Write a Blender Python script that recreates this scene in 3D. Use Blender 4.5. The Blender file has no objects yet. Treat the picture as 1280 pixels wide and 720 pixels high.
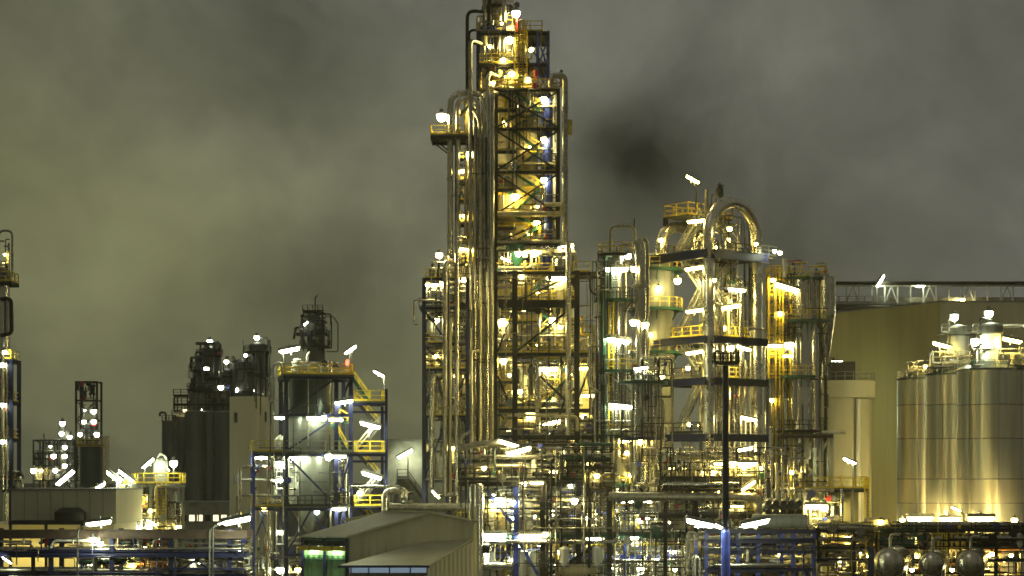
import bpy, math, random
from mathutils import Vector, Matrix
R = math.radians
sc = bpy.context.scene
COL = sc.collection

# ------------------------------------------------------------------ camera
F, CX, HY, H = 2400.0, 640.0, 600.0, 16.0     # focal length in photo pixels, principal column, horizon row, eye height
cam_d = bpy.data.cameras.new('camera')
cam = bpy.data.objects.new('camera', cam_d); COL.objects.link(cam)
cam.location = (0, 0, H); cam.rotation_euler = (R(90), 0, 0)
cam_d.sensor_width = 36; cam_d.lens = 36 * F / 1280.0
cam_d.shift_y = (HY - 360) / 1280.0
cam_d.clip_start = 1; cam_d.clip_end = 12000
sc.camera = cam
sc.render.resolution_x, sc.render.resolution_y = 1024, 576

# ------------------------------------------------------------------ night sky with drifting steam cloud
wd = bpy.data.worlds.new('World'); sc.world = wd; wd.use_nodes = True
nt = wd.node_tree; nt.nodes.clear()
def N(t, **kw):
    n = nt.nodes.new(t)
    for k, v in kw.items(): setattr(n, k, v)
    return n
L = nt.links.new
tc = N('ShaderNodeTexCoord')
def wmath(op, a, b=None, clamp=False):
    n = N('ShaderNodeMath', operation=op); n.use_clamp = clamp
    for i, v in enumerate((a, b)):
        if v is None: continue
        if isinstance(v, (int, float)): n.inputs[i].default_value = v
        else: L(v, n.inputs[i])
    return n.outputs[0]
nz = N('ShaderNodeTexNoise'); nz.inputs['Scale'].default_value = 5.5; nz.inputs['Detail'].default_value = 5; nz.inputs['Roughness'].default_value = .5
L(tc.outputs['Generated'], nz.inputs['Vector'])
wsub = N('ShaderNodeVectorMath', operation='SUBTRACT'); L(nz.outputs['Color'], wsub.inputs[0]); wsub.inputs[1].default_value = (.5, .5, .5)
wsc = N('ShaderNodeVectorMath', operation='SCALE'); L(wsub.outputs[0], wsc.inputs[0]); wsc.inputs['Scale'].default_value = .12
wadd = N('ShaderNodeVectorMath', operation='ADD'); L(tc.outputs['Generated'], wadd.inputs[0]); L(wsc.outputs[0], wadd.inputs[1])
warped = wadd.outputs[0]
n2 = N('ShaderNodeTexNoise'); n2.inputs['Scale'].default_value = 9; n2.inputs['Detail'].default_value = 9; n2.inputs['Roughness'].default_value = .55
L(warped, n2.inputs['Vector'])
val = wmath('ADD', wmath('MULTIPLY', wmath('SUBTRACT', n2.outputs['Fac'], .5), -.85), .50)
n3 = N('ShaderNodeTexNoise'); n3.inputs['Scale'].default_value = 26; n3.inputs['Detail'].default_value = 6; n3.inputs['Roughness'].default_value = .6; n3.inputs['Distortion'].default_value = .6
L(warped, n3.inputs['Vector'])
val = wmath('ADD', val, wmath('MULTIPLY', wmath('SUBTRACT', n3.outputs['Fac'], .5), .22))
def blob(x, y, r, amt):
    """a bank of lit steam (amt > 0) or a dark gap (amt < 0) in the direction of (x, y)"""
    global val
    d = Vector(((x - CX) / F, 1, (HY - y) / F)).normalized()
    dist = N('ShaderNodeVectorMath', operation='DISTANCE'); L(warped, dist.inputs[0]); dist.inputs[1].default_value = d
    q = wmath('DIVIDE', dist.outputs['Value'], r / F)
    g = wmath('EXPONENT', wmath('MULTIPLY', wmath('MULTIPLY', q, q), -1.0))
    val = wmath('ADD', val, wmath('MULTIPLY', g, amt))
for b in ((200, 250, 130, .32), (60, 330, 120, .16), (350, 245, 110, .18), (470, 185, 100, .16), (600, 270, 100, .06), (620, 100, 90, .08), (770, 40, 90, .13), (900, 100, 90, .10),
          (775, 172, 100, -.29), (728, 140, 60, -.12), (845, 245, 80, -.07), (765, 260, 70, -.10), (380, 352, 80, -.24), (290, 345, 70, -.13), (1150, 330, 160, -.08),
          (60, 40, 150, -.10), (320, 50, 110, -.07), (540, 30, 70, -.08), (450, 430, 80, -.07), (950, 300, 110, -.10), (1250, 30, 150, -.08)):
    blob(*b)
ramp = N('ShaderNodeValToRGB'); cr = ramp.color_ramp
cr.elements[0].position = .0; cr.elements[0].color = (0.0109, 0.0111, 0.0071, 1)
cr.elements[1].position = 1.0; cr.elements[1].color = (0.1800, 0.1816, 0.0937, 1)
e = cr.elements.new(.29); e.color = (0.0528, 0.0549, 0.0285, 1)
e = cr.elements.new(.50); e.color = (0.0887, 0.0892, 0.0490, 1)
e = cr.elements.new(.78); e.color = (0.1440, 0.1465, 0.0737, 1)
L(val, ramp.inputs['Fac'])
sep = N('ShaderNodeSeparateXYZ'); L(tc.outputs['Generated'], sep.inputs[0])
side = N('ShaderNodeMapRange'); L(wmath('ADD', wmath('MULTIPLY', sep.outputs['X'], .55), sep.outputs['Z']), side.inputs['Value']); side.inputs['From Min'].default_value = .02; side.inputs['From Max'].default_value = .24; side.inputs['To Max'].default_value = .8
hsv = N('ShaderNodeHueSaturation'); L(ramp.outputs['Color'], hsv.inputs['Color']); hsv.inputs['Saturation'].default_value = .25
mixc = N('ShaderNodeMix'); mixc.data_type = 'RGBA'; L(side.outputs[0], mixc.inputs['Factor']); L(ramp.outputs['Color'], mixc.inputs['A']); L(hsv.outputs[0], mixc.inputs['B'])
bg = N('ShaderNodeBackground'); bg.inputs['Strength'].default_value = 1.0
L(mixc.outputs['Result'], bg.inputs['Color'])
out = N('ShaderNodeOutputWorld'); L(bg.outputs[0], out.inputs['Surface'])

# ------------------------------------------------------------------ a trace of moonlight through the cloud; the plant's lamps, with added fill lamps, do the rest
sd = bpy.data.lights.new('moon', 'SUN'); sd.energy = .05; sd.angle = R(12); sd.color = (1, .97, .88)
so = bpy.data.objects.new('moon', sd); COL.objects.link(so); so.rotation_euler = (R(50), 0, R(-25)); so.location = (0, -50, 200)

vs = sc.view_settings
vs.view_transform = 'Standard'; vs.look = 'None'; vs.exposure = .5; vs.gamma = 1; vs.use_curve_mapping = False
sc.render.engine = 'CYCLES'
cy = sc.cycles
cy.use_denoising = True; cy.use_adaptive_sampling = True; cy.adaptive_threshold = .012
cy.max_bounces = 6; cy.diffuse_bounces = 3; cy.glossy_bounces = 3; cy.transmission_bounces = 2; cy.volume_bounces = 0
cy.sample_clamp_indirect = 3.0; cy.sample_clamp_direct = 24; cy.caustics_reflective = False; cy.caustics_refractive = False
cy.blur_glossy = .6
cy.use_light_tree = True
cy.pixel_filter_type = 'BLACKMAN_HARRIS'; cy.filter_width = 1.6

# ------------------------------------------------------------------ materials
MATS = {}
def mat(name, col, rough=.5, metal=0.0, col2=None, scale=1.2, bump=.0, streak=False, rvar=.12, detail=5, spec=.5, fine=None, aniso=0):
    m = bpy.data.materials.new(name); m.use_nodes = True
    t = m.node_tree; b = t.nodes['Principled BSDF']
    b.inputs['Metallic'].default_value = metal
    b.inputs['Specular IOR Level'].default_value = spec
    co = t.nodes.new('ShaderNodeTexCoord'); mp = t.nodes.new('ShaderNodeMapping')
    t.links.new(co.outputs['Object'], mp.inputs['Vector'])
    if streak: mp.inputs['Scale'].default_value = (1, 1, .08)
    n = t.nodes.new('ShaderNodeTexNoise'); n.inputs['Scale'].default_value = scale; n.inputs['Detail'].default_value = detail; n.inputs['Roughness'].default_value = .62
    t.links.new(mp.outputs[0], n.inputs['Vector'])
    r = t.nodes.new('ShaderNodeValToRGB')
    c2 = col2 or tuple(c * .62 for c in col)
    r.color_ramp.elements[0].position = .36; r.color_ramp.elements[0].color = (*c2, 1)
    r.color_ramp.elements[1].position = .62; r.color_ramp.elements[1].color = (*col, 1)
    t.links.new(n.outputs['Fac'], r.inputs['Fac']); 
    t.links.new(r.outputs['Color'], b.inputs['Base Color'])
    mr = t.nodes.new('ShaderNodeMapRange'); mr.inputs['To Min'].default_value = max(.05, rough - rvar); mr.inputs['To Max'].default_value = min(1, rough + rvar)
    t.links.new(n.outputs['Fac'], mr.inputs['Value']); t.links.new(mr.outputs[0], b.inputs['Roughness'])
    if bump:
        n3 = t.nodes.new('ShaderNodeTexNoise'); n3.inputs['Scale'].default_value = fine or scale * 3; n3.inputs['Detail'].default_value = 3
        t.links.new(mp.outputs[0], n3.inputs['Vector'])
        bp = t.nodes.new('ShaderNodeBump'); bp.inputs['Strength'].default_value = bump; bp.inputs['Distance'].default_value = .05
        t.links.new(n3.outputs['Fac'], bp.inputs['Height']); t.links.new(bp.outputs[0], b.inputs['Normal'])
    if aniso:
        b.inputs['Anisotropic'].default_value = aniso; b.inputs['Anisotropic Rotation'].default_value = .25; tg = t.nodes.new('ShaderNodeTangent'); tg.direction_type = 'RADIAL'; tg.axis = 'Z'
        t.links.new(tg.outputs[0], b.inputs['Tangent'])
    MATS[name] = m
    return m
mat('navy', (.012, .015, .065), .5, 0, (.008, .009, .03), spec=.25)
mat('blue', (.035, .06, .34), .42, 0, (.02, .03, .17))  # blue paint; also navy steel with lamplight put into its colour
mat('dark', (.012, .012, .012), .55, 0, (.02, .015, .011), spec=.25)
mat('yellow', (.68, .51, .028), .5, 0, (.42, .29, .022), scale=2.4)
mat('green', (.016, .085, .05), .5, 0, (.008, .04, .025), spec=.3)
mat('steel', (.62, .57, .45), .27, 1.0, (.40, .365, .28), scale=1.6, bump=.10, streak=True, aniso=.6)
mat('clad', (.66, .64, .55), .24, 1.0, (.45, .43, .36), scale=.9, bump=.16, streak=True, fine=1.4, aniso=.75)
mat('archpipe', (.66, .61, .49), .28, 1.0, (.54, .50, .39), scale=.5)
mat('greyclad', (.15, .155, .135), .36, .5, (.10, .105, .09), scale=.9, streak=True)
mat('silo', (.74, .68, .50), .32, .82, (.56, .51, .36), scale=.7, bump=.10, streak=True, fine=1.1, aniso=.85)
mat('silo2', (.66, .65, .50), .36, .82, (.49, .48, .36), scale=.7, bump=.10, streak=True, fine=1.1, aniso=.85)
mat('galv', (.40, .37, .29), .40, .8, (.22, .205, .155), scale=2.5)
mat('cream', (.52, .45, .25), .5, 0, (.30, .25, .13), scale=1.1, streak=True)
mat('grey', (.20, .20, .175), .5, 0, (.11, .11, .095), scale=1.5, streak=True)
mat('grate', (.10, .10, .09), .6, .5, (.05, .05, .045), scale=6)
mat('rust', (.075, .045, .028), .7, 0, (.04, .026, .018), scale=3)
mat('red', (.45, .03, .025), .45)
mat('white', (.62, .62, .55), .45, 0, (.42, .42, .36), streak=True)
mat('beige', (.42, .365, .15), .75, 0, (.35, .30, .12), scale=.25, streak=True, bump=.04)
mat('beige2', (.42, .40, .28), .75, 0, (.35, .335, .23), scale=.25, streak=True, bump=.04)
mat('creamwall', (.62, .57, .38), .75, 0, (.54, .495, .32), scale=.3, streak=True)
mat('concrete', (.22, .215, .175), .85, 0, (.14, .135, .11), scale=.6, bump=.1)
mat('darksilo', (.085, .088, .092), .6, .2, (.055, .058, .062), scale=.7, streak=True)
mat('darkvessel', (.05, .065, .06), .35, .3, (.03, .04, .038), scale=.8, streak=True)
mat('roof', (.42, .40, .27), .55, 0, (.34, .32, .21), scale=.4)
mat('hallwall', (.45, .41, .25), .6, 0, (.36, .325, .19), scale=.5, streak=True)
mat('greenwall', (.20, .36, .17), .55, 0, (.13, .26, .115), scale=.6, streak=True)
mat('ground', (.055, .054, .05), .85, 0, (.035, .034, .03), scale=.08, bump=.1)
mat('orange', (.42, .17, .05), .5, 0, (.28, .11, .04), scale=2)
mat('glassdark', (.02, .025, .03), .12)
def emit(name, col, s):
    m = bpy.data.materials.new(name); m.use_nodes = True
    t = m.node_tree; t.nodes.clear()
    e = t.nodes.new('ShaderNodeEmission'); e.inputs['Color'].default_value = (*col, 1); e.inputs['Strength'].default_value = s
    o = t.nodes.new('ShaderNodeOutputMaterial'); t.links.new(e.outputs[0], o.inputs['Surface'])
    MATS[name] = m
emit('warm', (1, .79, .21), 115)
emit('neutral', (1, .88, .38), 115)
emit('cool', (.92, 1, .66), 105)
emit('far', (.95, 1, .72), 18)
emit('flood', (1, .78, .28), 430)
emit('floodcool', (.86, 1, .62), 170)
emit('greenlamp', (.80, 1, .60), 60)
emit('redlamp', (1, .08, .04), 6)
emit('litblue', (.5, .68, .85), .22)
emit('litwin', (1, .86, .5), 1.2)

# ------------------------------------------------------------------ mesh helpers
class MB:
    def __init__(s): s.v = []; s.f = []; s.sm = []
    def add(s, vs, fs, smooth=False):
        o = len(s.v); s.v += [tuple(v) for v in vs]
        for f in fs: s.f.append(tuple(i + o for i in f)); s.sm.append(smooth)
        return s
    def box(s, x0, x1, y0, y1, z0, z1):
        return s.add([(x0,y0,z0),(x1,y0,z0),(x1,y1,z0),(x0,y1,z0),(x0,y0,z1),(x1,y0,z1),(x1,y1,z1),(x0,y1,z1)],
                     [(0,3,2,1),(4,5,6,7),(0,1,5,4),(1,2,6,5),(2,3,7,6),(3,0,4,7)])
    def prof(s, p0, p1, pts, up=None, smooth=False, caps=True):
        """sweep a closed 2-D outline from p0 to p1"""
        p0, p1 = Vector(p0), Vector(p1); d = (p1 - p0).normalized()
        u = Vector(up) if up else (Vector((0,0,1)) if abs(d.z) < .92 else Vector((0,1,0)))
        a = d.cross(u).normalized(); b = a.cross(d).normalized()
        n = len(pts); vs = [p0 + a*x + b*y for x, y in pts] + [p1 + a*x + b*y for x, y in pts]
        fs = [(i, (i+1) % n, (i+1) % n + n, i + n) for i in range(n)]
        s.add(vs, fs, smooth)
        if caps: s.add(vs, [tuple(range(n))[::-1], tuple(range(n, 2*n))])
        return s
    def bar(s, p0, p1, w, h=None):
        h = h or w; w, h = w/2, h/2
        return s.prof(p0, p1, [(-w,-h),(w,-h),(w,h),(-w,h)])
    def ibeam(s, p0, p1, w, h=None):
        h = h or w; w, h = w/2, h/2; t = w*.22; k = h*.2
        return s.prof(p0, p1, [(-w,-h),(w,-h),(w,-h+k),(t,-h+k),(t,h-k),(w,h-k),(w,h),(-w,h),(-w,h-k),(-t,h-k),(-t,-h+k),(-w,-h+k)])
    def tube(s, pts, r, seg=8, bend=None, nb=4, caps=True):
        P = [Vector(p) for p in pts]; path = [P[0]]
        bend = bend if bend is not None else r * 2.6
        for i in range(1, len(P) - 1):
            a, b, c = P[i-1], P[i], P[i+1]
            d1, d2 = (a - b), (c - b); l = min(bend, d1.length*.49, d2.length*.49)
            if l < 1e-4: path.append(b); continue
            q0, q1 = b + d1.normalized()*l, b + d2.normalized()*l
            for k in range(nb + 1):
                t = k / nb; path.append(q0*(1-t)**2 + b*2*t*(1-t) + q1*t*t)
        path.append(P[-1]); rings = []; n = len(path); prev = None
        for i, p in enumerate(path):
            d = (path[min(i+1, n-1)] - path[max(i-1, 0)]).normalized()
            if prev is None:
                u = Vector((0,0,1)) if abs(d.z) < .9 else Vector((0,1,0))
                a = d.cross(u).normalized()
            else:
                a = (prev - d*prev.dot(d)); a = a.normalized() if a.length > 1e-5 else d.orthogonal().normalized()
            prev = a; b = d.cross(a)
            rings.append([p + (a*math.cos(q) + b*math.sin(q))*r for q in (2*math.pi*k/seg for k in range(seg))])
        vs = [v for ring in rings for v in ring]
        fs = [(i*seg+k, i*seg+(k+1)%seg, (i+1)*seg+(k+1)%seg, (i+1)*seg+k) for i in range(n-1) for k in range(seg)]
        s.add(vs, fs, True)
        if caps: s.add(rings[0] + rings[-1], [tuple(range(seg))[::-1], tuple(range(seg, 2*seg))])
        return s
    def lathe(s, prof, c=(0,0,0), seg=24, axis='z', a0=0, a1=2*math.pi):
        """revolve (r, h) pairs; sharp corners get split rings"""
        c = Vector(c); full = abs(a1 - a0) > 6.28
        m = seg if full else seg + 1
        def ring(r, h):
            o = []
            for k in range(m):
                q = a0 + (a1 - a0)*k/seg; x, y = r*math.cos(q), r*math.sin(q)
                o.append(c + Vector({'z':(x,y,h),'x':(h,x,y),'y':(x,h,y)}[axis]))
            return o
        for i in range(len(prof)-1):
            A, B = ring(*prof[i]), ring(*prof[i+1])
            vs = A + B
            s.add(vs, [(k, (k+1)%m, (k+1)%m+m, k+m) for k in range(seg)], True)
        return s
    def mesh(s, name):
        me = bpy.data.meshes.new(name); me.from_pydata(s.v, [], s.f)
        me.polygons.foreach_set('use_smooth', s.sm); me.update()
        return me

def dome_prof(r, z0, z1, dome=.5, bottom=.5, n=5):
    """vessel outline with dished ends"""
    p = []
    if bottom: p += [(max(.001, r*math.sin(q)), z0 - r*bottom*math.cos(q)) for q in (math.pi/2*k/n for k in range(n+1))]
    else: p += [(.001, z0), (r, z0)]
    if dome: p += [(max(.001, r*math.cos(q)), z1 + r*dome*math.sin(q)) for q in (math.pi/2*k/n for k in range(n+1))]
    else: p += [(r, z1), (.001, z1)]
    return p

USED = set()
def link(name, me, m=None, parent=None):
    o = bpy.data.objects.new(name, me); COL.objects.link(o)
    if m is not None and me is not None and not me.materials: me.materials.append(MATS[m])
    if parent is not None: o.parent = parent
    return o

class Thing:
    def __init__(s, name, label, cat, x, D, rz=0.0, group=None):
        s.o = bpy.data.objects.new(name, None); COL.objects.link(s.o)
        s.o.empty_display_size = .5
        s.D = D; s.org = Vector(((x - CX)*D/F, D, 0)); s.o.location = s.org; s.o.rotation_euler = (0, 0, rz); s.rz = rz
        s.inv = Matrix.Rotation(-rz, 3, 'Z')
        s.o['kind'] = 'thing'; s.o['label'] = label; s.o['category'] = cat
        if group: s.o['group'] = group
    def P(s, x, y, d=0.0):
        """the point seen at photo position (x, y) when it stands d metres behind the thing's base, in the thing's own frame"""
        D = s.D + d
        return s.inv @ (Vector(((x - CX)*D/F, D, H + (HY - y)*D/F)) - s.org)
    def z(s, y, d=0.0): return H + (HY - y)*(s.D + d)/F
    def x(s, x, d=0.0): return (x - CX)*(s.D + d)/F - s.org.x
    def m(s, n): return n*s.D/F
    def part(s, name, mb, m, parent=None):
        return link(name, mb.mesh(name), m, parent or s.o)

# ------------------------------------------------------------------ plant vocabulary
def column(t, p0, p1, w, m='navy', name='column'): return t.part(name, MB().ibeam(p0, p1, w), m)
def beam(t, p0, p1, w, h=None, m='navy', name='beam'): return t.part(name, MB().ibeam(p0, p1, w, h), m)
def brace(t, p0, p1, w=.22, m='navy'): return t.part('brace', MB().bar(p0, p1, w), m)
def pipe(t, pts, r, m='steel', seg=None, bend=None, name='pipe', flange=True, parent=None):
    seg = seg or (6 if r < .12 else 10 if r < .4 else 16)
    b = MB().tube(pts, r, seg, bend)
    P = [Vector(p) for p in pts]
    if flange and r > .07:
        for i in range(len(P)-1):
            d = P[i+1] - P[i]; l = d.length
            if l < 4: continue
            n = max(1, int(l/7)); u = d.normalized()
            for k in range(n):
                q = P[i] + d*((k+.5)/n); b.tube([q - u*.06, q + u*.06], r*1.35, seg)
    return t.part(name, b, m, parent)
def rail(t, p0, p1, m='yellow', h=1.1, step=1.5, th=.095, name='handrail'):
    p0, p1 = Vector(p0), Vector(p1); b = MB(); l = (p1-p0).length; n = max(1, round(l/step))
    up = Vector((0,0,1))
    b.bar(p0+up*h, p1+up*h, th); b.bar(p0+up*h*.55, p1+up*h*.55, th*.8); b.bar(p0+up*.1, p1+up*.1, .03, .2)
    for k in range(n+1):
        q = p0 + (p1-p0)*(k/n); b.bar(q, q+up*h, th*1.5)
    return t.part(name, b, m)
def floor(t, x0, x1, y0, y1, z, m='grate', th=.18, name='platform'):
    return t.part(name, MB().box(x0, x1, y0, y1, z-th, z), m)
def deck(t, x0, x1, y0, y1, z, sides='flr', rm='yellow', bm='navy', bh=.4, fm='grate'):
    """grating with edge beams and handrails"""
    floor(t, x0, x1, y0, y1, z, fm)
    zb = z - .19 - bh/2
    for yy in (y0+.1, y1-.1): beam(t, (x0, yy, zb), (x1, yy, zb), .22, bh, bm)
    for xx in (x0+.12, x1-.12): beam(t, (xx, y0+.23, zb), (xx, y1-.23, zb), .22, bh, bm)
    if 'f' in sides: rail(t, (x0+.05, y0+.05, z), (x1-.05, y0+.05, z), rm)
    if 'b' in sides: rail(t, (x0+.05, y1-.05, z), (x1-.05, y1-.05, z), rm)
    if 'l' in sides: rail(t, (x0+.05, y0+.2, z), (x0+.05, y1-.2, z), rm)
    if 'r' in sides: rail(t, (x1-.05, y0+.2, z), (x1-.05, y1-.2, z), rm)
def stair(t, p0, p1, w=.9, m='green', rm='yellow'):
    """one flight from p0 (foot) to p1 (head); w is its width along local y"""
    p0, p1 = Vector(p0), Vector(p1); b = MB(); d = p1 - p0
    run = Vector((d.x, d.y, 0)).normalized(); side = Vector((-run.y, run.x, 0))*w/2
    for s in (-1, 1): b.bar(p0+side*s, p1+side*s, .08, .26)
    n = max(4, int(d.z/.28))
    for k in range(1, n):
        q = p0 + d*(k/n); b.prof(q-side, q+side, [(-.12,-.02),(.12,-.02),(.12,.02),(-.12,.02)])
    st = t.part('stair', b, m)
    for s in (-1, 1):
        r = MB(); up = Vector((0,0,1.0))
        r.bar(p0+side*s+up, p1+side*s+up, .08); r.bar(p0+side*s+up*.5, p1+side*s+up*.5, .06)
        k = max(2, int(d.length/1.6))
        for i in range(k+1):
            q = p0+side*s+d*(i/k); r.bar(q, q+up, .08)
        t.part('handrail', r, rm, st)
    return st
def ladder(t, x, y, z0, z1, m='yellow', cage=True, ax=(1,0)):
    b = MB(); a = Vector((ax[0], ax[1], 0))*.25; c = Vector((x, y, 0)); nrm = Vector((ax[1], -ax[0], 0))
    for s in (-1, 1): b.bar(c+a*s+Vector((0,0,z0)), c+a*s+Vector((0,0,z1)), .13)
    n = int((z1-z0)/.35)
    for k in range(n): z = z0+(k+.5)*.35; b.bar(c-a+Vector((0,0,z)), c+a+Vector((0,0,z)), .07)
    ld = t.part('ladder', b, m)
    if cage and z1-z0 > 3.4:
        g = MB(); zz = z0+2.3
        hoop = [c+a*math.cos(q)*1.5+nrm*math.sin(q)*.75 for q in (math.pi*k/6 for k in range(7))]
        while zz < z1+.6:
            g.tube([p+Vector((0,0,zz)) for p in hoop], .035, 4, .0); zz += .9
        for p in hoop[1:-1:2]: g.bar(p+Vector((0,0,z0+2.3)), p+Vector((0,0,zz-.9)), .05)
        t.part('ladder_cage', g, m, ld)
    return ld
def vessel(t, x, y, z0, z1, r, m='clad', dome=.5, bottom=.5, seg=28, bands=0, name='vessel', legs=0):
    b = MB().lathe(dome_prof(r, z0, z1, dome, bottom), (x, y, 0), seg)
    v = t.part(name, b, m)
    for k in range(bands):
        zz = z0 + (z1-z0)*(k+1)/(bands+1)
        t.part('band', MB().lathe([(r, zz-.07), (r+.06, zz-.05), (r+.06, zz+.05), (r, zz+.07)], (x, y, 0), seg), m, v)
    for k in range(legs):
        q = 2*math.pi*(k+.5)/legs
        t.part('leg', MB().bar((x+r*.85*math.cos(q), y+r*.85*math.sin(q), z0-r*.3-1.2), (x+r*.85*math.cos(q), y+r*.85*math.sin(q), z0+.2), .16), 'dark', v)
    return v
def drum(t, x0, x1, y, z, r, m='clad', axis='x', seg=20, name='drum', ends=.45):
    """lying vessel with dished heads"""
    p = [(max(.001, r*math.sin(q)), x0 - r*ends*math.cos(q)) for q in (math.pi/2*k/5 for k in range(6))] + \
        [(max(.001, r*math.cos(q)), x1 + r*ends*math.sin(q)) for q in (math.pi/2*k/5 for k in range(6))]
    return t.part(name, MB().lathe(p, (0, y, z) if axis == 'x' else (y, 0, z), seg, axis), m)

# lamps: a housing (part) with a glowing glass (sub-part); meshes are shared; some lamps are unseen, added as fill
def _tube_glass():
    p = [(.001,-.6),(.07,-.595),(.13,-.56),(.15,-.5),(.15,.5),(.13,.56),(.07,.595),(.001,.6)]
    return MB().lathe(p, (0,0,0), 8, 'x').mesh('lamp_glass')
def _tube_house():
    b = MB(); pr = [(-.19,.02),(-.10,.19),(.10,.19),(.19,.02),(.165,.02),(.085,.165),(-.085,.165),(-.165,.02)]
    b.prof((-.66,0,.02), (.66,0,.02), pr); b.box(-.69,-.655,-.12,.12,-.03,.17); b.box(.655,.69,-.12,.12,-.03,.17)
    b.bar((0,0,.2), (0,.35,.32), .07); b.bar((0,.35,.34), (0,.35,-.3), .06)
    return b.mesh('lamp')
def _bulb_glass():
    return MB().lathe([(.001,-.26),(.11,-.235),(.2,-.155),(.25,-.03),(.22,.1),(.15,.17),(.001,.18)], (0,0,0), 10).mesh('lamp_glass')
def _bulb_house():
    return MB().lathe([(.30,.12),(.27,.17),(.12,.27),(.10,.42),(.001,.43)], (0,0,0), 10).bar((0,0,.36), (0,.45,.36), .06).mesh('lamp')
GLASS = {}
def glass_mesh(shape, col):
    k = (shape, col)
    if k not in GLASS:
        me = (_tube_glass if shape == 'tube' else _bulb_glass)(); me.materials.append(MATS[col]); GLASS[k] = me
    return GLASS[k]
HOUSE = {}
def lamp(t, p, shape='bulb', col='warm', s=1.0, rz=0.0, tilt=0.0, name='lamp', parent=None):
    if shape not in HOUSE:
        HOUSE[shape] = (_tube_house if shape == 'tube' else _bulb_house)(); HOUSE[shape].materials.append(MATS['grey'])
    h = link(name, HOUSE[shape], None, parent or t.o)
    s *= 1.15; h.location = p; h.scale = (s, s, s); h.rotation_euler = (0, tilt, rz - t.rz)
    g = link('lamp_glass', glass_mesh(shape, col), None, h)
    return h
def lamps(t, lst):
    """(x, y, depth, shape, colour, size, tilt) in photo position and metres behind the thing's base"""
    for q in lst:
        x, y, d = q[:3]; shape = q[3] if len(q) > 3 else 'bulb'; col = q[4] if len(q) > 4 else 'warm'
        s = q[5] if len(q) > 5 else 1.0; tilt = q[6] if len(q) > 6 else 0.0
        lamp(t, t.P(x, y, d), shape, col, s, 0, tilt)

PIPE_M = ['steel', 'steel', 'galv', 'galv', 'galv', 'clad', 'cream', 'grey', 'dark']
def arc(c, u, v, a0, a1, n=14):
    c, u, v = Vector(c), Vector(u), Vector(v)
    return [c + u*math.cos(a0+(a1-a0)*k/n) + v*math.sin(a0+(a1-a0)*k/n) for k in range(n+1)]
def valve(t, p, r, rng, m='dark'):
    p = Vector(p); b = MB()
    b.lathe([(.001,-r*1.2),(r*1.5,-r*1.2),(r*1.5,-r*.8),(r*1.1,-r*.6),(r*1.1,r*.6),(r*1.5,r*.8),(r*1.5,r*1.2),(.001,r*1.2)], p, 8, rng.choice('xz'))
    b.bar(p, p+Vector((0,-r*3.2,0)), r*.5); b.tube([p+Vector((0,-r*3.2,0)), p+Vector((0,-r*3.5,0))], r*1.7, 8)
    return t.part('valve', b, m)
def clutter(t, x0, x1, y0, y1, z0, z1, n, seed, rmin=.05, rmax=.16, mats=PIPE_M, vert=.45, valves=.35, pumps=.12):
    """process piping: spools with right-angled bends, valves, small drums"""
    g = random.Random(seed)
    for _ in range(n):
        x, y, z = g.uniform(x0, x1), g.uniform(y0, y1), g.uniform(z0, z1)
        r = g.uniform(rmin, rmax) if g.random() < .8 else g.uniform(rmax, rmax*1.7)
        pts = [(x, y, z)]; ax = 'z' if g.random() < vert else g.choice('xxy')
        for k in range(g.randint(2, 4)):
            X, Y, Z = pts[-1]
            if ax == 'x': X = min(x1, max(x0, X + g.choice((-1, 1))*g.uniform(.25, .9)*(x1-x0)))
            elif ax == 'y': Y = g.uniform(y0, y1)
            else: Z = min(z1, max(z0, Z + g.choice((-1, 1))*g.uniform(.3, .9)*(z1-z0)))
            if (Vector((X,Y,Z)) - Vector(pts[-1])).length > r*2.2: pts.append((X, Y, Z))
            ax = g.choice([a for a in 'xyz' if a != ax])
        if len(pts) < 2: continue
        pipe(t, pts, r, g.choice(mats))
        if g.random() < valves:
            a, b = Vector(pts[0]), Vector(pts[1]); valve(t, a.lerp(b, g.uniform(.2, .8)), max(.09, r*1.05), g, g.choice(('dark','galv','green','red','blue','grey')))
        if g.random() < pumps:
            rr = g.uniform(.25, .5); hh = g.uniform(.6, 1.6)
            vessel(t, x, y, max(z0, z - hh), max(z0, z - hh) + hh, rr, g.choice(('clad','cream','grey','white','steel')), .4, .4, 12, name='pot')
def risers(t, xs, y, z0, z1, r, mats=('steel','galv','clad'), seed=1, jitter=.4):
    g = random.Random(seed)
    for x in xs:
        yy = y + g.uniform(-jitter, jitter); top = z1 - g.uniform(0, .25)*(z1-z0) if g.random() < .6 else z1
        rr = r*g.uniform(.6, 1.3)
        pts = [(x, yy, z0), (x, yy, top)]
        if g.random() < .6: pts.append((x + g.choice((-1,1))*g.uniform(.6, 1.8), yy, top))
        if g.random() < .4: pts.append((pts[-1][0], yy + g.uniform(.4, 1.5), top))
        pipe(t, pts, rr, g.choice(mats))
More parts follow.
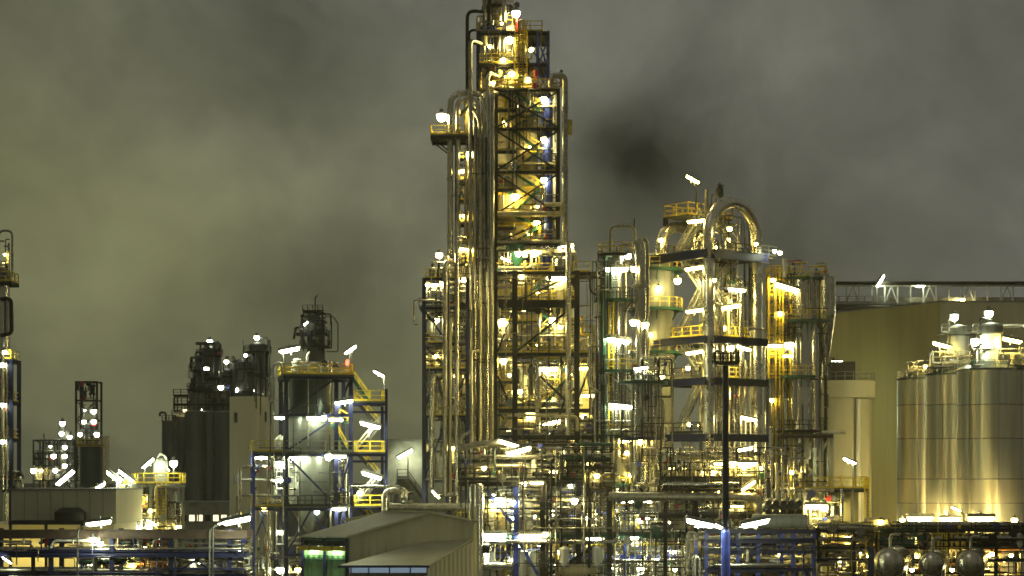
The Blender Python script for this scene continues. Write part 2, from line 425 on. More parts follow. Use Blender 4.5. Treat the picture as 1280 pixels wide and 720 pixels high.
def frame(t, xs, ys, levels, cw=.4, bh=.5, m='navy', ztop=None, front_brace=None, bm=None, side=True):
    """columns on a grid and beams at each level; front_brace lists (bay, level index, '/', '\\\\', 'X' or 'V')"""
    z1 = ztop if ztop is not None else levels[-1]; z0 = 0
    for x in xs:
        for y in ys: column(t, (x, y, z0), (x, y, z1), cw, m)
    for z in levels:
        for y in (ys[0], ys[-1]):
            for a, b in zip(xs, xs[1:]): beam(t, (a+cw/2, y, z-bh/2), (b-cw/2, y, z-bh/2), cw*.7, bh, bm or m)
        if side:
            for x in (xs[0], xs[-1]):
                for a, b in zip(ys, ys[1:]): beam(t, (x, a+cw/2, z-bh/2), (x, b-cw/2, z-bh/2), cw*.7, bh, bm or m)
    for bay, k, kind in front_brace or ():
        a, b = xs[bay], xs[bay+1]; zl = levels[k-1] if k else 0; zh = levels[k]-bh; y = ys[0]
        if kind in '/X': brace(t, (a, y+.04, zl), (b, y+.04, zh), cw*.5, m)
        if kind in '\\X': brace(t, (a, y-.06, zh), (b, y-.06, zl), cw*.5, m)
        if kind == 'V': brace(t, (a, y, zh), ((a+b)/2, y, zl), cw*.5, m); brace(t, ((a+b)/2, y, zl), (b, y, zh), cw*.5, m)
        if kind == 'A': brace(t, (a, y, zl), ((a+b)/2, y, zh), cw*.5, m); brace(t, ((a+b)/2, y, zh), (b, y, zl), cw*.5, m)
def conduits(t, x0, x1, y, z0, z1, n, seed, m='dark', r=(.035, .075)):
    """thin cable trays, conduits and small lines across the face of a structure"""
    g = random.Random(seed)
    for _ in range(n):
        yy = y + g.uniform(-.25, .25); rr = g.uniform(*r)
        if g.random() < .68:
            x = g.uniform(x0, x1); a = g.uniform(z0, z1); b = min(z1, a + g.uniform(.2, .6)*(z1-z0))
            pts = [(x, yy, a), (x, yy, b)]
            if g.random() < .5: pts.append((min(x1, max(x0, x+g.uniform(-1.5, 1.5)+.01)), yy, b))
        else:
            z = g.uniform(z0, z1); a = g.uniform(x0, x1); b = min(x1, a + g.uniform(.2, .7)*(x1-x0))
            pts = [(a, yy, z), (b, yy, z)]
            if g.random() < .5: pts.append((b, yy, max(z0, z-g.uniform(.5, 3))))
        if (Vector(pts[0])-Vector(pts[1])).length < .4: continue
        t.part('conduit', MB().tube(pts, rr, 5, .15, 2), m if g.random() < .8 else 'galv')
def ringdeck(t, x, y, z, r0, r1, m='green', rm='yellow', a0=0.0, a1=2*math.pi, h=1.1, seg=20):
    """curved platform round a vessel with its handrail"""
    t.part('platform', MB().lathe([(r0, z), (r1, z), (r1, z-.3), (r0, z-.3), (r0, z)], (x, y, 0), seg, 'z', a0, a1), m)
    b = MB(); full = a1-a0 > 6.2
    n = max(5, int(r1*(a1-a0)/1.1)); pts = [(x+r1*.97*math.cos(q), y+r1*.97*math.sin(q)) for q in (a0+(a1-a0)*k/n for k in range(n+1))]
    for p, q in zip(pts, pts[1:]):
        for hh in (h, h*.55): b.bar((*p, z+hh), (*q, z+hh), .07)
    for p in pts[:-1] if full else pts: b.bar((*p, z), (*p, z+h), .085)
    t.part('handrail', b, rm)
    k = max(4, int(r1*2)); 
    for i in range(k):
        q = a0+(a1-a0)*(i+.5)/k; br = MB().bar((x+r0*math.cos(q), y+r0*math.sin(q), z-1.3), (x+r1*.93*math.cos(q), y+r1*.93*math.sin(q), z-.28), .1)
        t.part('bracket', br, m)

# ================================================================== SETTING
g = link('ground', MB().add([(-6000,-300,0),(6000,-300,0),(6000,9000,0),(-6000,9000,0)], [(0,1,2,3)]).mesh('ground'), 'ground'); g['kind'] = 'structure'

# ================================================================== MAIN DISTILLATION TOWER
T = Thing('distillation_tower', 'tallest tower, cream column in a braced steel frame with long pipes down its left side', 'tower', 655, 240)
X, Z = T.x, T.z
yf, yb = -4.0, 4.2
# the column inside the frame: three diameters
vessel(T, X(643), .4, 0, Z(92), 2.9, 'cream', .35, 0, 36, 9, 'column_shell')
vessel(T, X(634), .4, Z(92)+.6, Z(40), 1.9, 'cream', .5, 0, 30, 3, 'column_shell')
vessel(T, X(622), .4, Z(40)+.6, Z(-30), 1.05, 'steel', .5, 0, 24, 4, 'column_shell')
vessel(T, X(684), yf+1.3, 0, Z(130), .62, 'blue', .5, 0, 18, 6, 'blue_column')
vessel(T, X(694), yf+1.5, 0, Z(122), .55, 'white', .5, 0, 18, 6, 'white_column')
lv = [Z(q) for q in (342, 308, 273, 220, 167, 119)]
xs = [X(620.5), X(697)]
frame(T, xs, [yf, yb], lv, .42, .36, 'dark', front_brace=[(0, 1, '/'), (0, 2, '/'), (0, 3, 'X'), (0, 4, 'X'), (0, 5, 'X')])
# left annex bay carrying the U pipes
xl = X(567)
for y in (yf+1.0, yb-1.5): column(T, (xl+.6, y, 0), (xl+.6, y, Z(175)), .35, 'navy')
for py in (228, 280, 330, 378):
    deck(T, X(571), X(592), yf+.8, yf+3.6, Z(py), 'fl', 'yellow', 'dark', .3)
for py in (202, 254, 305):
    floor(T, X(572), X(592), yf+.9, yf+3.2, Z(py), 'grate', .12); rail(T, (X(572), yf+.85, Z(py)), (X(591), yf+.85, Z(py)))
for py in (143, 194, 241, 288):
    rail(T, (X(646), yf+1.9, Z(py)), (X(694), yf+1.9, Z(py))); floor(T, X(645), X(696), yf+1.95, yf+2.9, Z(py), 'grate', .1)
for k, (py, py2) in enumerate(((175, 228), (228, 280), (280, 330), (330, 378))):
    brace(T, (xl+.6, yf+1.0, Z(py)-.5) if k % 2 else (X(592), yf+1.0, Z(py)-.5), (X(592), yf+1.0, Z(py2)) if k % 2 else (xl+.6, yf+1.0, Z(py2)), .16, 'navy')
deck(T, X(540), X(592), yf-.6, yf+4, Z(176), 'flb', 'yellow', 'dark', .4)
for q in (0, 3): brace(T, (X(541), yf+q, Z(179)), (X(563), yf+q, Z(196)), .16, 'dark')
# decks inside the braced frame
for k, py in enumerate((119, 167, 220, 273, 308)):
    floor(T, X(621), X(697), yf+.3, yb-.3, Z(py), 'grate', .14)
    rail(T, (X(652) if k else X(605), yf+.25, Z(py)), (X(695), yf+.25, Z(py)))
    rail(T, (X(621), yb-.3, Z(py)), (X(696), yb-.3, Z(py)))
for py in (143, 194, 241, 288):
    floor(T, X(620), X(645), yf+.35, yf+2.2, Z(py), 'grate', .14); rail(T, (X(621), yf+.4, Z(py)), (X(643), yf+.4, Z(py)))
    beam(T, (X(622), yf+.2, Z(py)-.3), (X(645), yf+.2, Z(py)-.3), .2, .3, 'dark')
prev = 342
for k, py in enumerate((308, 288, 273, 241, 220, 194, 167, 143, 119)):
    a, b = (X(640), X(674)) if k % 2 else (X(674), X(640))
    stair(T, (a, yf+.95, Z(prev)), (b, yf+.95, Z(py)), .8, 'green'); prev = py
# top lantern frame
for x in (X(598), X(672), X(685)):
    for y in (yf+1, yb-1.2): column(T, (x, y, Z(119)), (x, y, Z(46)), .34 if x < 0 else .3, 'navy' if x < 0 else 'blue')
for py in (85, 46):
    deck(T, X(598), X(686), yf+.9, yb-1, Z(py), 'l', 'yellow', 'dark', .36)
rail(T, (X(648), yf+.95, Z(46)), (X(677), yf+.95, Z(46)), h=1.25); rail(T, (X(600), yf+.95, Z(46)), (X(632), yf+.95, Z(46)), 'grey')
rail(T, (X(600), yf+.95, Z(85)), (X(645), yf+.95, Z(85)))
rail(T, (X(600), yf+.5, Z(119)), (X(690), yf+.5, Z(119)), h=1.3)
for a, b in (((672, 119), (685, 85)), ((685, 119), (672, 85)), ((672, 85), (685, 48)), ((685, 85), (672, 48))):
    brace(T, T.P(*a, yf+1), T.P(*b, yf+1), .18, 'blue')
brace(T, T.P(650, 48, yf+1), T.P(684, 84, yf+1), .16, 'navy'); brace(T, T.P(600, 118, yf+1), T.P(640, 87, yf+1), .14, 'navy')
for x in (646, 651, 656): ladder(T, X(x), yf+.7, Z(119), Z(34), 'yellow', False)
ladder(T, X(653), yf+.3, Z(85), Z(34), 'yellow', True)
# crown: overhead line, small platforms, vent stack
ringdeck(T, X(622), .4, Z(33), 1.1, 2.2, 'dark', 'yellow'); ringdeck(T, X(622), .4, Z(8), 1.1, 2.0, 'dark', 'yellow')
pipe(T, [(X(612), -2.2, Z(119)), (X(612), -2.2, Z(5)), (X(618), -2.0, Z(-12))], .28, 'dark')
pipe(T, [(X(630), -2.6, Z(119)), (X(630), -2.6, Z(-8)), (X(624), -1.4, Z(-20))], .24, 'steel')
pipe(T, [(X(606), -1.6, Z(119)), (X(606), -1.6, Z(-20))], .22, 'galv')
pipe(T, [(X(584.5), -2, Z(119)), (X(584.5), -2, Z(18)), (X(612), -1, Z(18))], .22, 'dark', bend=1.0)
pipe(T, [(X(604), -2.4, Z(60)), (X(587), -2.4, Z(60)), (X(587), -2.4, Z(43)), (X(600), -2.2, Z(43))], .16, 'dark', bend=.8)
pipe(T, [(X(604), -2.4, Z(26)), (X(597), -2.4, Z(26)), (X(597), -2.4, Z(119))], .14, 'galv')
clutter(T, X(600), X(664), yf+1.2, yf+2.0, Z(118), Z(48), 22, 31, .06, .17)
clutter(T, X(603), X(636), -2.4, -.6, Z(45), Z(2), 12, 32, .05, .14)
T.part('vent_head', MB().lathe([(.1, Z(14)), (.35, Z(12)), (.35, Z(8)), (.1, Z(6)), (.001, Z(6))], (X(646), -1.5, 0), 10), 'grey')
pipe(T, [(X(646), -1.5, Z(46)), (X(646), -1.5, Z(13))], .14, 'red')
# U pipes on the left head and their long downcomers
for x0, top, x1, r in ((564, 124, 606, .36), (573, 131, 598, .33)):
    pipe(T, [(X(x0), yf+.1, 0), (X(x0), yf+.1, Z(top)), (X(x1), yf+.1, Z(top)), (X(x1), yf+.1, 0)], r, 'steel', 14, 1.7, 'overhead_pipe')
pipe(T, [(X(577), yf+.8, Z(150)), (X(588), yf+.2, Z(139)), (X(601), yf-.5, Z(158)), (X(601), yf-.5, Z(590))], .3, 'galv', 14, 1.2, 'overhead_pipe')
pipe(T, [(X(583), yf+1.2, Z(172)), (X(583), yf+1.2, Z(128))], .22, 'cream')
for x, top, r, m, y in ((589, 60, .24, 'galv', -.9), (594.5, 150, .27, 'steel', -.2), (610, 100, .28, 'steel', -.6), (616, 124, .24, 'galv', -.9), (580, 335, .28, 'galv', .1), (586, 430, .22, 'steel', .2)):
    pipe(T, [(X(x), yf+y, Z(612)), (X(x), yf+y, Z(top)), (X(x)+1.3, yf+y+1.6, Z(top)-.2)], r, m, 12, .9, 'riser_pipe')
pipe(T, [(X(583), yf+.2, Z(196)), (X(583), yf+.2, Z(300)), (X(576), yf+.2, Z(308)), (X(576), yf+.2, Z(600))], .17, 'steel')
# right-hand riser and the line across the front
pipe(T, [(X(690), yf-.4, Z(104)), (X(705), yf-.6, Z(104)), (X(705), yf-.6, Z(260)), (X(706), yf-.6, Z(560))], .36, 'galv', 14, .8, 'riser_pipe')
pipe(T, [(X(680), yf-.5, Z(262)), (X(705), yf-.5, Z(262))], .26, 'cream')
pipe(T, [(X(622), yf-.5, Z(273.5)), (X(702), yf-.5, Z(273.5)), (X(702), yf-.5, Z(262))], .34, 'cream')
pipe(T, [(X(622), yf-.4, Z(308)), (X(706), yf-.4, Z(307))], .22, 'galv')
for x, y in ((670, 92), (680, 262), (683, 299), (668, 108)): T.part('valve', MB().lathe([(.001,-.4),(.3,-.38),(.3,.38),(.001,.4)], T.P(x, y, yf+.2), 10), 'red')
T.part('control_box', MB().box(X(709), X(714), yf-.6, yf, Z(176), Z(158)), 'yellow')
brace(T, T.P(705, 150, yf-.4), T.P(711, 160, yf-.3), .1, 'dark')
conduits(T, X(621), X(697), yf-.1, Z(345), Z(120), 46, 401); conduits(T, X(598), X(685), yf+.8, Z(118), Z(46), 22, 402); conduits(T, X(562), X(620), yf-.9, Z(600), Z(180), 26, 403, 'dark', (.05, .1))
# piping round the column, storey by storey
for k, (a, b) in enumerate(((167, 119), (220, 167), (273, 220), (308, 273), (342, 308))):
    clutter(T, X(622), X(696), yf+.5, yf+2.4, Z(a), Z(b)-.3, 16, 40+k, .05, .15, mats=PIPE_M+['cream','steel','yellow'])
clutter(T, X(570), X(606), yf+.5, yf+3, Z(340), Z(180), 16, 50, .05, .14)
clutter(T, X(688), X(703), yf+.2, yf+1.5, Z(118), Z(96), 6, 51, .05, .12)
lamps(T, [(552, 146, yf-.4, 'bulb', 'neutral', 2.0), (588, 136, yf+.35, 'bulb', 'warm', 1.3), (588, 193, yf+.35, 'bulb', 'neutral', 1.6), (680, 124.5, yf+.15, 'bulb', 'neutral', 1.5),
          (680, 174.5, yf+.15, 'bulb', 'neutral', 1.4), (680, 225, yf+.15, 'bulb', 'neutral', 1.4), (644, 246, yf+.35, 'bulb', 'warm', 1.7), (671, 279, yf+.35, 'bulb', 'warm', 1.4),
          (645, 17, -2.4, 'bulb', 'neutral', 1.7), (637, 50, yf+.4, 'bulb', 'neutral', 1.6), (629, 75, yf+.6, 'bulb', 'warm', 1.0), (640, 92, yf+.6, 'bulb', 'warm', 1.2), (585, 312, yf+.35, 'tube', 'warm', 1.3, .15),
          (662, 184, yf+1.6, 'bulb', 'warm', .6), (630, 153, yf+1.2, 'bulb', 'warm', .6),  # this row and the next are lamps added to brighten the bays
          (660, 292, yf+1.2, 'bulb', 'warm', .7), (612, 58, yf+1.4, 'bulb', 'warm', .8), (664, 62, yf+1.2, 'bulb', 'warm', 1.0), (616, 104, yf+.7, 'bulb', 'warm', 1.0), (660, 100, yf+.7, 'bulb', 'warm', 1.2), (578, 214, yf-.2, 'bulb', 'warm', .8), (580, 270, yf+.4, 'bulb', 'warm', .8), (628, 29, -2.6, 'bulb', 'warm', .8), (655, 140, yf+2.6, 'bulb', 'warm', .6), (655, 208, yf+2.6, 'bulb', 'warm', .6), (672, 258, yf+2.6, 'bulb', 'warm', .6)])

# ================================================================== PROCESS BUILDING at the tower's foot (yellow storeys)
T = Thing('process_structure', 'open steel structure with yellow railed storeys in front of the tallest tower', 'structure', 682, 231)
X, Z = T.x, T.z
yf, yb = -3.2, 4.0
xs = [X(620), X(643.5), X(720), X(744)]
lv = [Z(q) for q in (600, 545, 512, 443, 378, 343)]
for x, top in zip(xs, (342, 342, 342, 443)):
    for y in (yf, yb): column(T, (x, y, 0), (x, y, Z(top)), .62 if x in xs[1:3] else .4, 'dark')
for py, h in ((343, .35), (378, .95), (443, .4), (512, .5), (545, .5)):
    for a, b in zip(xs, xs[1:]):
        if a == xs[2] and py < 443: continue
        beam(T, (a+.3, yf, Z(py)-h/2), (b-.3, yf, Z(py)-h/2), .34, h, 'dark'); beam(T, (a+.3, yb, Z(py)-h/2), (b-.3, yb, Z(py)-h/2), .34, h, 'dark')
floor(T, X(620), X(744), yf+.2, yb, Z(343), 'grate'); floor(T, X(622), X(720), yf+.5, yb, Z(378), 'grate')
floor(T, X(620), X(744), yf+.2, yb, Z(443), 'grate'); floor(T, X(620), X(676), yf+.2, yb, Z(512), 'grate'); floor(T, X(620), X(744), yf+.2, yb, Z(545), 'grate')
rail(T, (X(655), yf+.1, Z(343)), (X(688), yf+.1, Z(343)), h=1.0); rail(T, (X(716), yf+.1, Z(343)), (X(735), yf+.1, Z(343)), h=1.2)
beam(T, (X(720), yf, Z(346)), (X(737), yf, Z(346)), .3, .3, 'dark'); floor(T, X(716), X(737), yf+.2, yf+3, Z(344.5), 'grate')
rail(T, (X(621), yf-.05, Z(443)), (X(743), yf-.05, Z(443)), h=1.2); rail(T, (X(621), yf-.05, Z(512)), (X(675), yf-.05, Z(512)), h=1.2)
rail(T, (X(646), yf+.7, Z(378)), (X(718), yf+.7, Z(378))); rail(T, (X(621), yf-.05, Z(545)), (X(743), yf-.05, Z(545)), 'grey')
rail(T, (X(621), yf+.2, Z(403)), (X(643), yf+.2, Z(403))); floor(T, X(620), X(643), yf+.2, yf+2.5, Z(403)); floor(T, X(646), X(678), yf+.9, yf+2.6, Z(403)); rail(T, (X(647), yf+.95, Z(403)), (X(676), yf+.95, Z(403)))
rail(T, (X(621), yf+.2, Z(478)), (X(641), yf+.2, Z(478))); floor(T, X(620), X(643), yf+.2, yf+2.5, Z(478))
for a, b, w in (((645, 377), (700, 351), .2), ((645, 440), (718, 382), .26), ((675, 470), (706, 500), .3), ((706, 500), (690, 545), .24), ((622, 470), (643, 520), .24), ((622, 440), (643, 385), .2), ((722, 500), (742, 446), .22)):
    brace(T, T.P(*a, yf), T.P(*b, yf), w, 'dark')
stair(T, (X(646), yf+1.5, Z(378)), (X(692), yf+1.5, Z(345)), .9); stair(T, (X(690), yf+1.5, Z(403)), (X(655), yf+1.5, Z(380)), .9, 'green')
stair(T, (X(655), yf+1.5, Z(443)), (X(690), yf+1.5, Z(404)), .9, 'green'); stair(T, (X(676), yf+1.2, Z(512)), (X(712), yf+1.2, Z(470)), 1, 'green'); stair(T, (X(640), yf+1, Z(512)), (X(622), yf+1, Z(478)), .9, 'grey')
stair(T, (X(712), yf+2.4, Z(470)), (X(690), yf+2.4, Z(445)), 1, 'green')
stair(T, (X(622), yf+1, Z(545)), (X(640), yf+1, Z(512)), .9, 'grey')
vessel(T, X(702), 0, Z(342), Z(325), 1.35, 'clad', .55, 0, 24, 2); vessel(T, X(700), yf+1.6, Z(378), Z(352), 1.0, 'cream', .4, .2, 20, 1)
vessel(T, X(682), 1.0, Z(512), Z(462), 1.7, 'clad', .3, .3, 28, 2); vessel(T, X(708), .5, Z(440), Z(395), 1.0, 'cream', .4, .3, 20, 2); vessel(T, X(660), 1.5, Z(440), Z(408), 1.2, 'clad', .4, .3, 20, 2)
vessel(T, X(730), .2, Z(540), Z(452), .95, 'cream', .4, .3, 20, 4); vessel(T, X(655), 1.5, Z(510), Z(470), 1.0, 'white', .3, .3, 20, 2)
pipe(T, [(X(640), yf+.3, Z(453)), (X(671), yf+.3, Z(453)), (X(671), yf+.3, Z(542))], .42, 'steel', 14, 1.0)
pipe(T, [(X(709.5), yf-.5, Z(306)), (X(709.5), yf-.5, Z(545))], .34, 'steel', 14)
pipe(T, [(X(643), yf-.6, Z(520)), (X(720), yf-.6, Z(522)), (X(720), yf-.6, Z(540))], .2, 'cream')
drum(T, X(646), X(668), yf+.6, Z(530), .55, 'cream'); drum(T, X(680), X(712), yf+.8, Z(534), .6, 'clad')
T.part('hopper', MB().lathe([(1.2, Z(308)), (1.2, Z(318)), (.3, Z(335)), (.001, Z(335))], (X(645), yf+2, 0), 16), 'green')
for k, (a, b, n) in enumerate(((342, 308, 26), (378, 344, 26), (443, 404, 34), (443, 380, 22), (512, 444, 40), (545, 513, 36), (600, 546, 40))):
    clutter(T, X(622), X(718) if k < 2 else X(742), yf+.4, yf+2.6, Z(a), Z(b)-.4, n, 70+k, .05, .17, mats=PIPE_M+['cream','yellow','cream'])
conduits(T, X(621), X(744), yf-.2, Z(600), Z(343), 60, 404)
g = random.Random(5)
for k in range(7): T.part('instrument', MB().box(*(lambda x: (x, x+g.uniform(.3, .7)))(X(g.uniform(650, 735))), yf+.5, yf+.9, Z(442), Z(442)+g.uniform(.8, 1.8)), g.choice(('white','white','red','grey','cream')))
lamps(T, [(652, 346, yf+.35, 'bulb', 'warm', 1.1), (696, 347.5, yf+.35, 'tube', 'neutral', 1.7), (628, 402, yf+.35, 'bulb', 'neutral', 1.7), (690, 400, yf+.35, 'bulb', 'neutral', 1.5), (700, 409, yf+.1, 'bulb', 'warm', 1.0),
          (629, 451, yf+.35, 'bulb', 'neutral', 1.4), (683, 460.5, yf+.35, 'tube', 'neutral', 1.9), (662, 519, yf+.35, 'bulb', 'warm', 1.6), (689, 528, yf+.35, 'tube', 'neutral', 1.5, -.25), (732, 460, yf+.35, 'tube', 'warm', 1.2), (737, 494, yf+.35, 'tube', 'warm', 1.3),
          (706, 308, yf+.35, 'tube', 'neutral', 1.1, -.2), (668, 316, yf, 'bulb', 'neutral', 1.6), (648, 317, yf, 'bulb', 'neutral', 1.3), (632, 324, yf, 'tube', 'neutral', .8, .4), (714, 307, yf+.35, 'bulb', 'neutral', 1.0), (655, 387, yf+1.6, 'bulb', 'warm', 1.0),
          (660, 425, yf+2.3, 'bulb', 'warm', 1.0), (710, 428, yf+1.8, 'bulb', 'warm', 1.0), (650, 489, yf+1.6, 'bulb', 'warm', 1.1), (730, 520, yf+1.6, 'bulb', 'warm', 1.1), (690, 363, yf+2, 'bulb', 'warm', 1.0), (635, 545, yf+1, 'bulb', 'warm', 1.0), (718, 560, yf+.5, 'bulb', 'warm', 1.0), (690, 572, yf+.3, 'bulb', 'warm', .9)])  # row of lamps added inside the storeys to brighten them

g = random.Random(77)
lamps(T, [(x+g.uniform(-5, 5), y+g.uniform(-3, 3), yf+2.9, 'bulb', 'warm', .8) for y in (365, 390, 430, 470, 500, 535) for x in (640, 675, 712)])  # unseen fill lamps added in a grid behind the pipes

# ================================================================== SIDE RACK left of the tower
T = Thing('side_rack', 'narrow navy steel rack with stacked piping left of the tallest tower', 'structure', 553, 234)
X, Z = T.x, T.z
yf, yb = -2.5, 3.5
frame(T, [X(531), X(560), X(585)], [yf, yb], [Z(q) for q in (600, 520, 462, 430, 386, 350)], .42, .3, 'navy', front_brace=[(0, 1, '/'), (0, 2, 'A'), (0, 3, '\\'), (1, 1, '\\'), (1, 2, '/'), (0, 4, '\\')])
for py, x0, x1 in ((350, 533, 585), (386, 525, 560), (430, 531, 560), (462, 531, 585), (520, 531, 585)):
    floor(T, X(x0), X(x1), yf+.2, yb, Z(py)); rail(T, (X(x0), yf-.1, Z(py)), (X(x1), yf-.1, Z(py)), 'yellow' if py != 386 else 'galv')
pipe(T, [(X(545), yf-.4, Z(378)), (X(519), yf-.4, Z(378)), (X(519), yf-.4, Z(408)), (X(524), yf-.4, Z(408))], .12, 'galv')
for x, a, b, r, m in ((557.5, 330, 620, .3, 'galv'), (572, 300, 620, .3, 'steel'), (564, 400, 620, .2, 'cream'), (590, 440, 600, .22, 'galv'), (541, 470, 610, .3, 'steel')):
    pipe(T, [(X(x), yf-.5, Z(b)), (X(x), yf-.5, Z(a)), (X(x)+.9, yf+.8, Z(a))], r, m, 12)
pipe(T, [(X(546), yf-.5, Z(618)), (X(572), yf-.5, Z(618))], .3, 'steel', 12)
pipe(T, [(X(576), yf-.6, Z(570)), (X(576), yf-.6, Z(548)), (X(590), yf-.6, Z(540)), (X(590), yf-.6, Z(480))], .2, 'galv')
for k, (a, b, n) in enumerate(((386, 351, 26), (430, 387, 26), (462, 431, 18), (520, 463, 20), (600, 521, 22))):
    clutter(T, X(533), X(584), yf+.3, yf+2.4, Z(a), Z(b)-.3, n, 90+k, .05, .16)
clutter(T, X(540), X(582), yf+.2, yf+2, Z(349), Z(322), 14, 98, .06, .16, mats=['dark','galv','steel'])
conduits(T, X(531), X(590), yf-.3, Z(620), Z(345), 40, 405)
vessel(T, X(548), .6, Z(460), Z(434), .9, 'clad', .4, .4, 18, 1); vessel(T, X(545), .6, Z(518), Z(470), .9, 'grey', .4, .4, 18, 2)
lamps(T, [(540, 356, yf+.35, 'tube', 'neutral', 1.1), (553, 354, yf+.35, 'bulb', 'neutral', 1.0), (580, 348, yf+.35, 'bulb', 'neutral', 1.6), (549, 319, yf+.35, 'bulb', 'neutral', 1.4), (546, 400, yf+.4, 'bulb', 'neutral', 1.1), (545, 445, yf+.6, 'bulb', 'warm', 1.0), (570, 470, yf+.5, 'bulb', 'warm', .9), (545, 618, yf-1.4, 'tube', 'neutral', .9, .8), (565, 560, yf+.3, 'bulb', 'warm', .9), (545, 520, yf+.8, 'bulb', 'warm', .8)])
pipe(T, [(X(549), yf-.2, Z(349)), (X(549), yf-.2, Z(321))], .07, 'dark')

# ================================================================== GREEN-DECKED COLUMNS
T = Thing('process_column', 'grey column with green ring platforms and a looped pipe on its head', 'column', 770, 200)
X, Z = T.x, T.z
vessel(T, 0, 0, 0, Z(322), 1.12, 'clad', .5, 0, 30, 8, 'column_shell')
for py in (375, 463, 545, 604): ringdeck(T, 0, 0, Z(py), 1.12, 2.35, 'green', 'yellow' if py > 400 else 'dark')
ringdeck(T, 0, 0, Z(318), 1.12, 1.9, 'dark', 'yellow')
pipe(T, [(X(763), -.3, Z(316)), (X(763), -.3, Z(283)), (X(793), -.3, Z(283)), (X(793), -.3, Z(300))], .17, 'galv', bend=.7)
pipe(T, [(X(793), -.3, Z(300)), (X(793), -.3, Z(274))], .09, 'dark')
pipe(T, [(X(786), -.6, Z(306)), (X(771), -.6, Z(308)), (X(771), -.6, Z(318))], .13, 'galv')
for x, a, b, r, m in ((746, 330, 690, .14, 'dark'), (751, 345, 690, .12, 'dark'), (755, 322, 690, .15, 'green'), (760, 380, 690, .1, 'yellow'), (765, 470, 690, .11, 'galv'), (781, 380, 690, .13, 'galv'), (785, 440, 690, .12, 'steel'), (743, 440, 690, .13, 'galv'), (738, 420, 520, .1, 'galv')):
    pipe(T, [(X(x), -1.6, Z(b)), (X(x), -1.6, Z(a)), (X(x)+.7, -.9, Z(a))], r, m)
pipe(T, [(X(752), -1.9, Z(350)), (X(737), -1.9, Z(348)), (X(737), -1.9, Z(366)), (X(746), -1.9, Z(372))], .14, 'dark')
pipe(T, [(X(756), -1.9, Z(434)), (X(735), -1.9, Z(434)), (X(735), -1.9, Z(484)), (X(750), -1.9, Z(492))], .12, 'galv')
ladder(T, X(750), -1.5, Z(604), Z(318), 'dark'); ladder(T, X(763), -1.35, Z(545), Z(375), 'yellow', False)
clutter(T, X(742), X(762), -2.2, -1.3, Z(480), Z(330), 12, 120, .05, .1, mats=['dark','green','galv'])
clutter(T, X(742), X(792), -2.4, -1.4, Z(600), Z(480), 14, 121, .05, .12)
conduits(T, X(738), X(792), -2.5, Z(690), Z(330), 34, 410)
lamps(T, [(770, 336, -1.6, 'tube', 'cool', 1.7), (773, 425, -1.9, 'tube', 'cool', 1.7, .15), (776, 507, -1.9, 'tube', 'cool', 1.7, .1), (786, 550, -1.9, 'tube', 'warm', 1.1, -.15), (785, 320, -1.2, 'bulb', 'cool', 1.2), (746, 594, -2.4, 'bulb', 'warm', 1.1), (789, 594, -2.4, 'bulb', 'warm', .9), (783, 566, -1.9, 'bulb', 'warm', .8)])

T = Thing('vent_stack', 'slim shiny vertical stack pipe beside the green-decked column', 'stack', 799.5, 199)
X, Z = T.x, T.z
pipe(T, [(0, -1.8, 0), (0, -1.8, Z(312)), (X(795), -1.8, Z(302))], .56, 'steel', 18, .6, 'stack_pipe', False)
for py in (360, 470): T.part('flange', MB().lathe([(.56, Z(py)-.15), (.95, Z(py)-.15), (.95, Z(py)+.15), (.56, Z(py)+.15)], (0, -1.8, 0), 18), 'galv')
pipe(T, [(X(808), -1.6, 0), (X(808), -1.6, Z(305)), (X(803), -1.6, Z(300))], .18, 'galv')
lamps(T, [(792, 336, -2.7, 'bulb', 'warm', 1.1), (792, 403, -2.7, 'bulb', 'neutral', 1.3), (807, 406, -2.7, 'bulb', 'neutral', 1.1)])

T = Thing('domed_vessel', 'upright shiny vessel with a domed head between the green-decked column and the arched pipes', 'vessel', 804, 196)
X, Z = T.x, T.z
vessel(T, 0, 0, 0, Z(468), 1.12, 'clad', .45, 0, 30, 7, 'vessel_shell')
ringdeck(T, 0, 0, Z(477), 1.12, 2.5, 'green', 'dark', R(180), R(380)); ringdeck(T, 0, 0, Z(547), 1.12, 2.4, 'navy', 'dark')
for x, a, b in ((819, 450, 690), (823, 470, 690), (828, 500, 690), (790, 480, 690), (812, 560, 690)):
    pipe(T, [(X(x), -1.6, Z(b)), (X(x), -1.6, Z(a)), (X(x)-.8, -1.2, Z(a))], .13, 'galv')
pipe(T, [(X(822), -1.8, Z(480)), (X(822), -1.8, Z(450)), (X(838), -1.8, Z(450)), (X(838), -1.8, Z(497)), (X(826), -1.8, Z(497))], .11, 'dark')
clutter(T, X(790), X(842), -2.4, -1.4, Z(476), Z(448), 12, 130, .05, .1); clutter(T, X(788), X(828), -2.2, -1.4, Z(660), Z(490), 20, 131, .05, .13)
conduits(T, X(788), X(842), -2.3, Z(690), Z(470), 30, 411)
lamps(T, [(801, 460, -2.0, 'tube', 'cool', 1.0, -.1), (800, 552, -1.8, 'bulb', 'warm', 1.1), (803, 626, -1.8, 'tube', 'cool', 1.2, .1), (784, 628, -1.8, 'tube', 'cool', 1.0, -.1)])

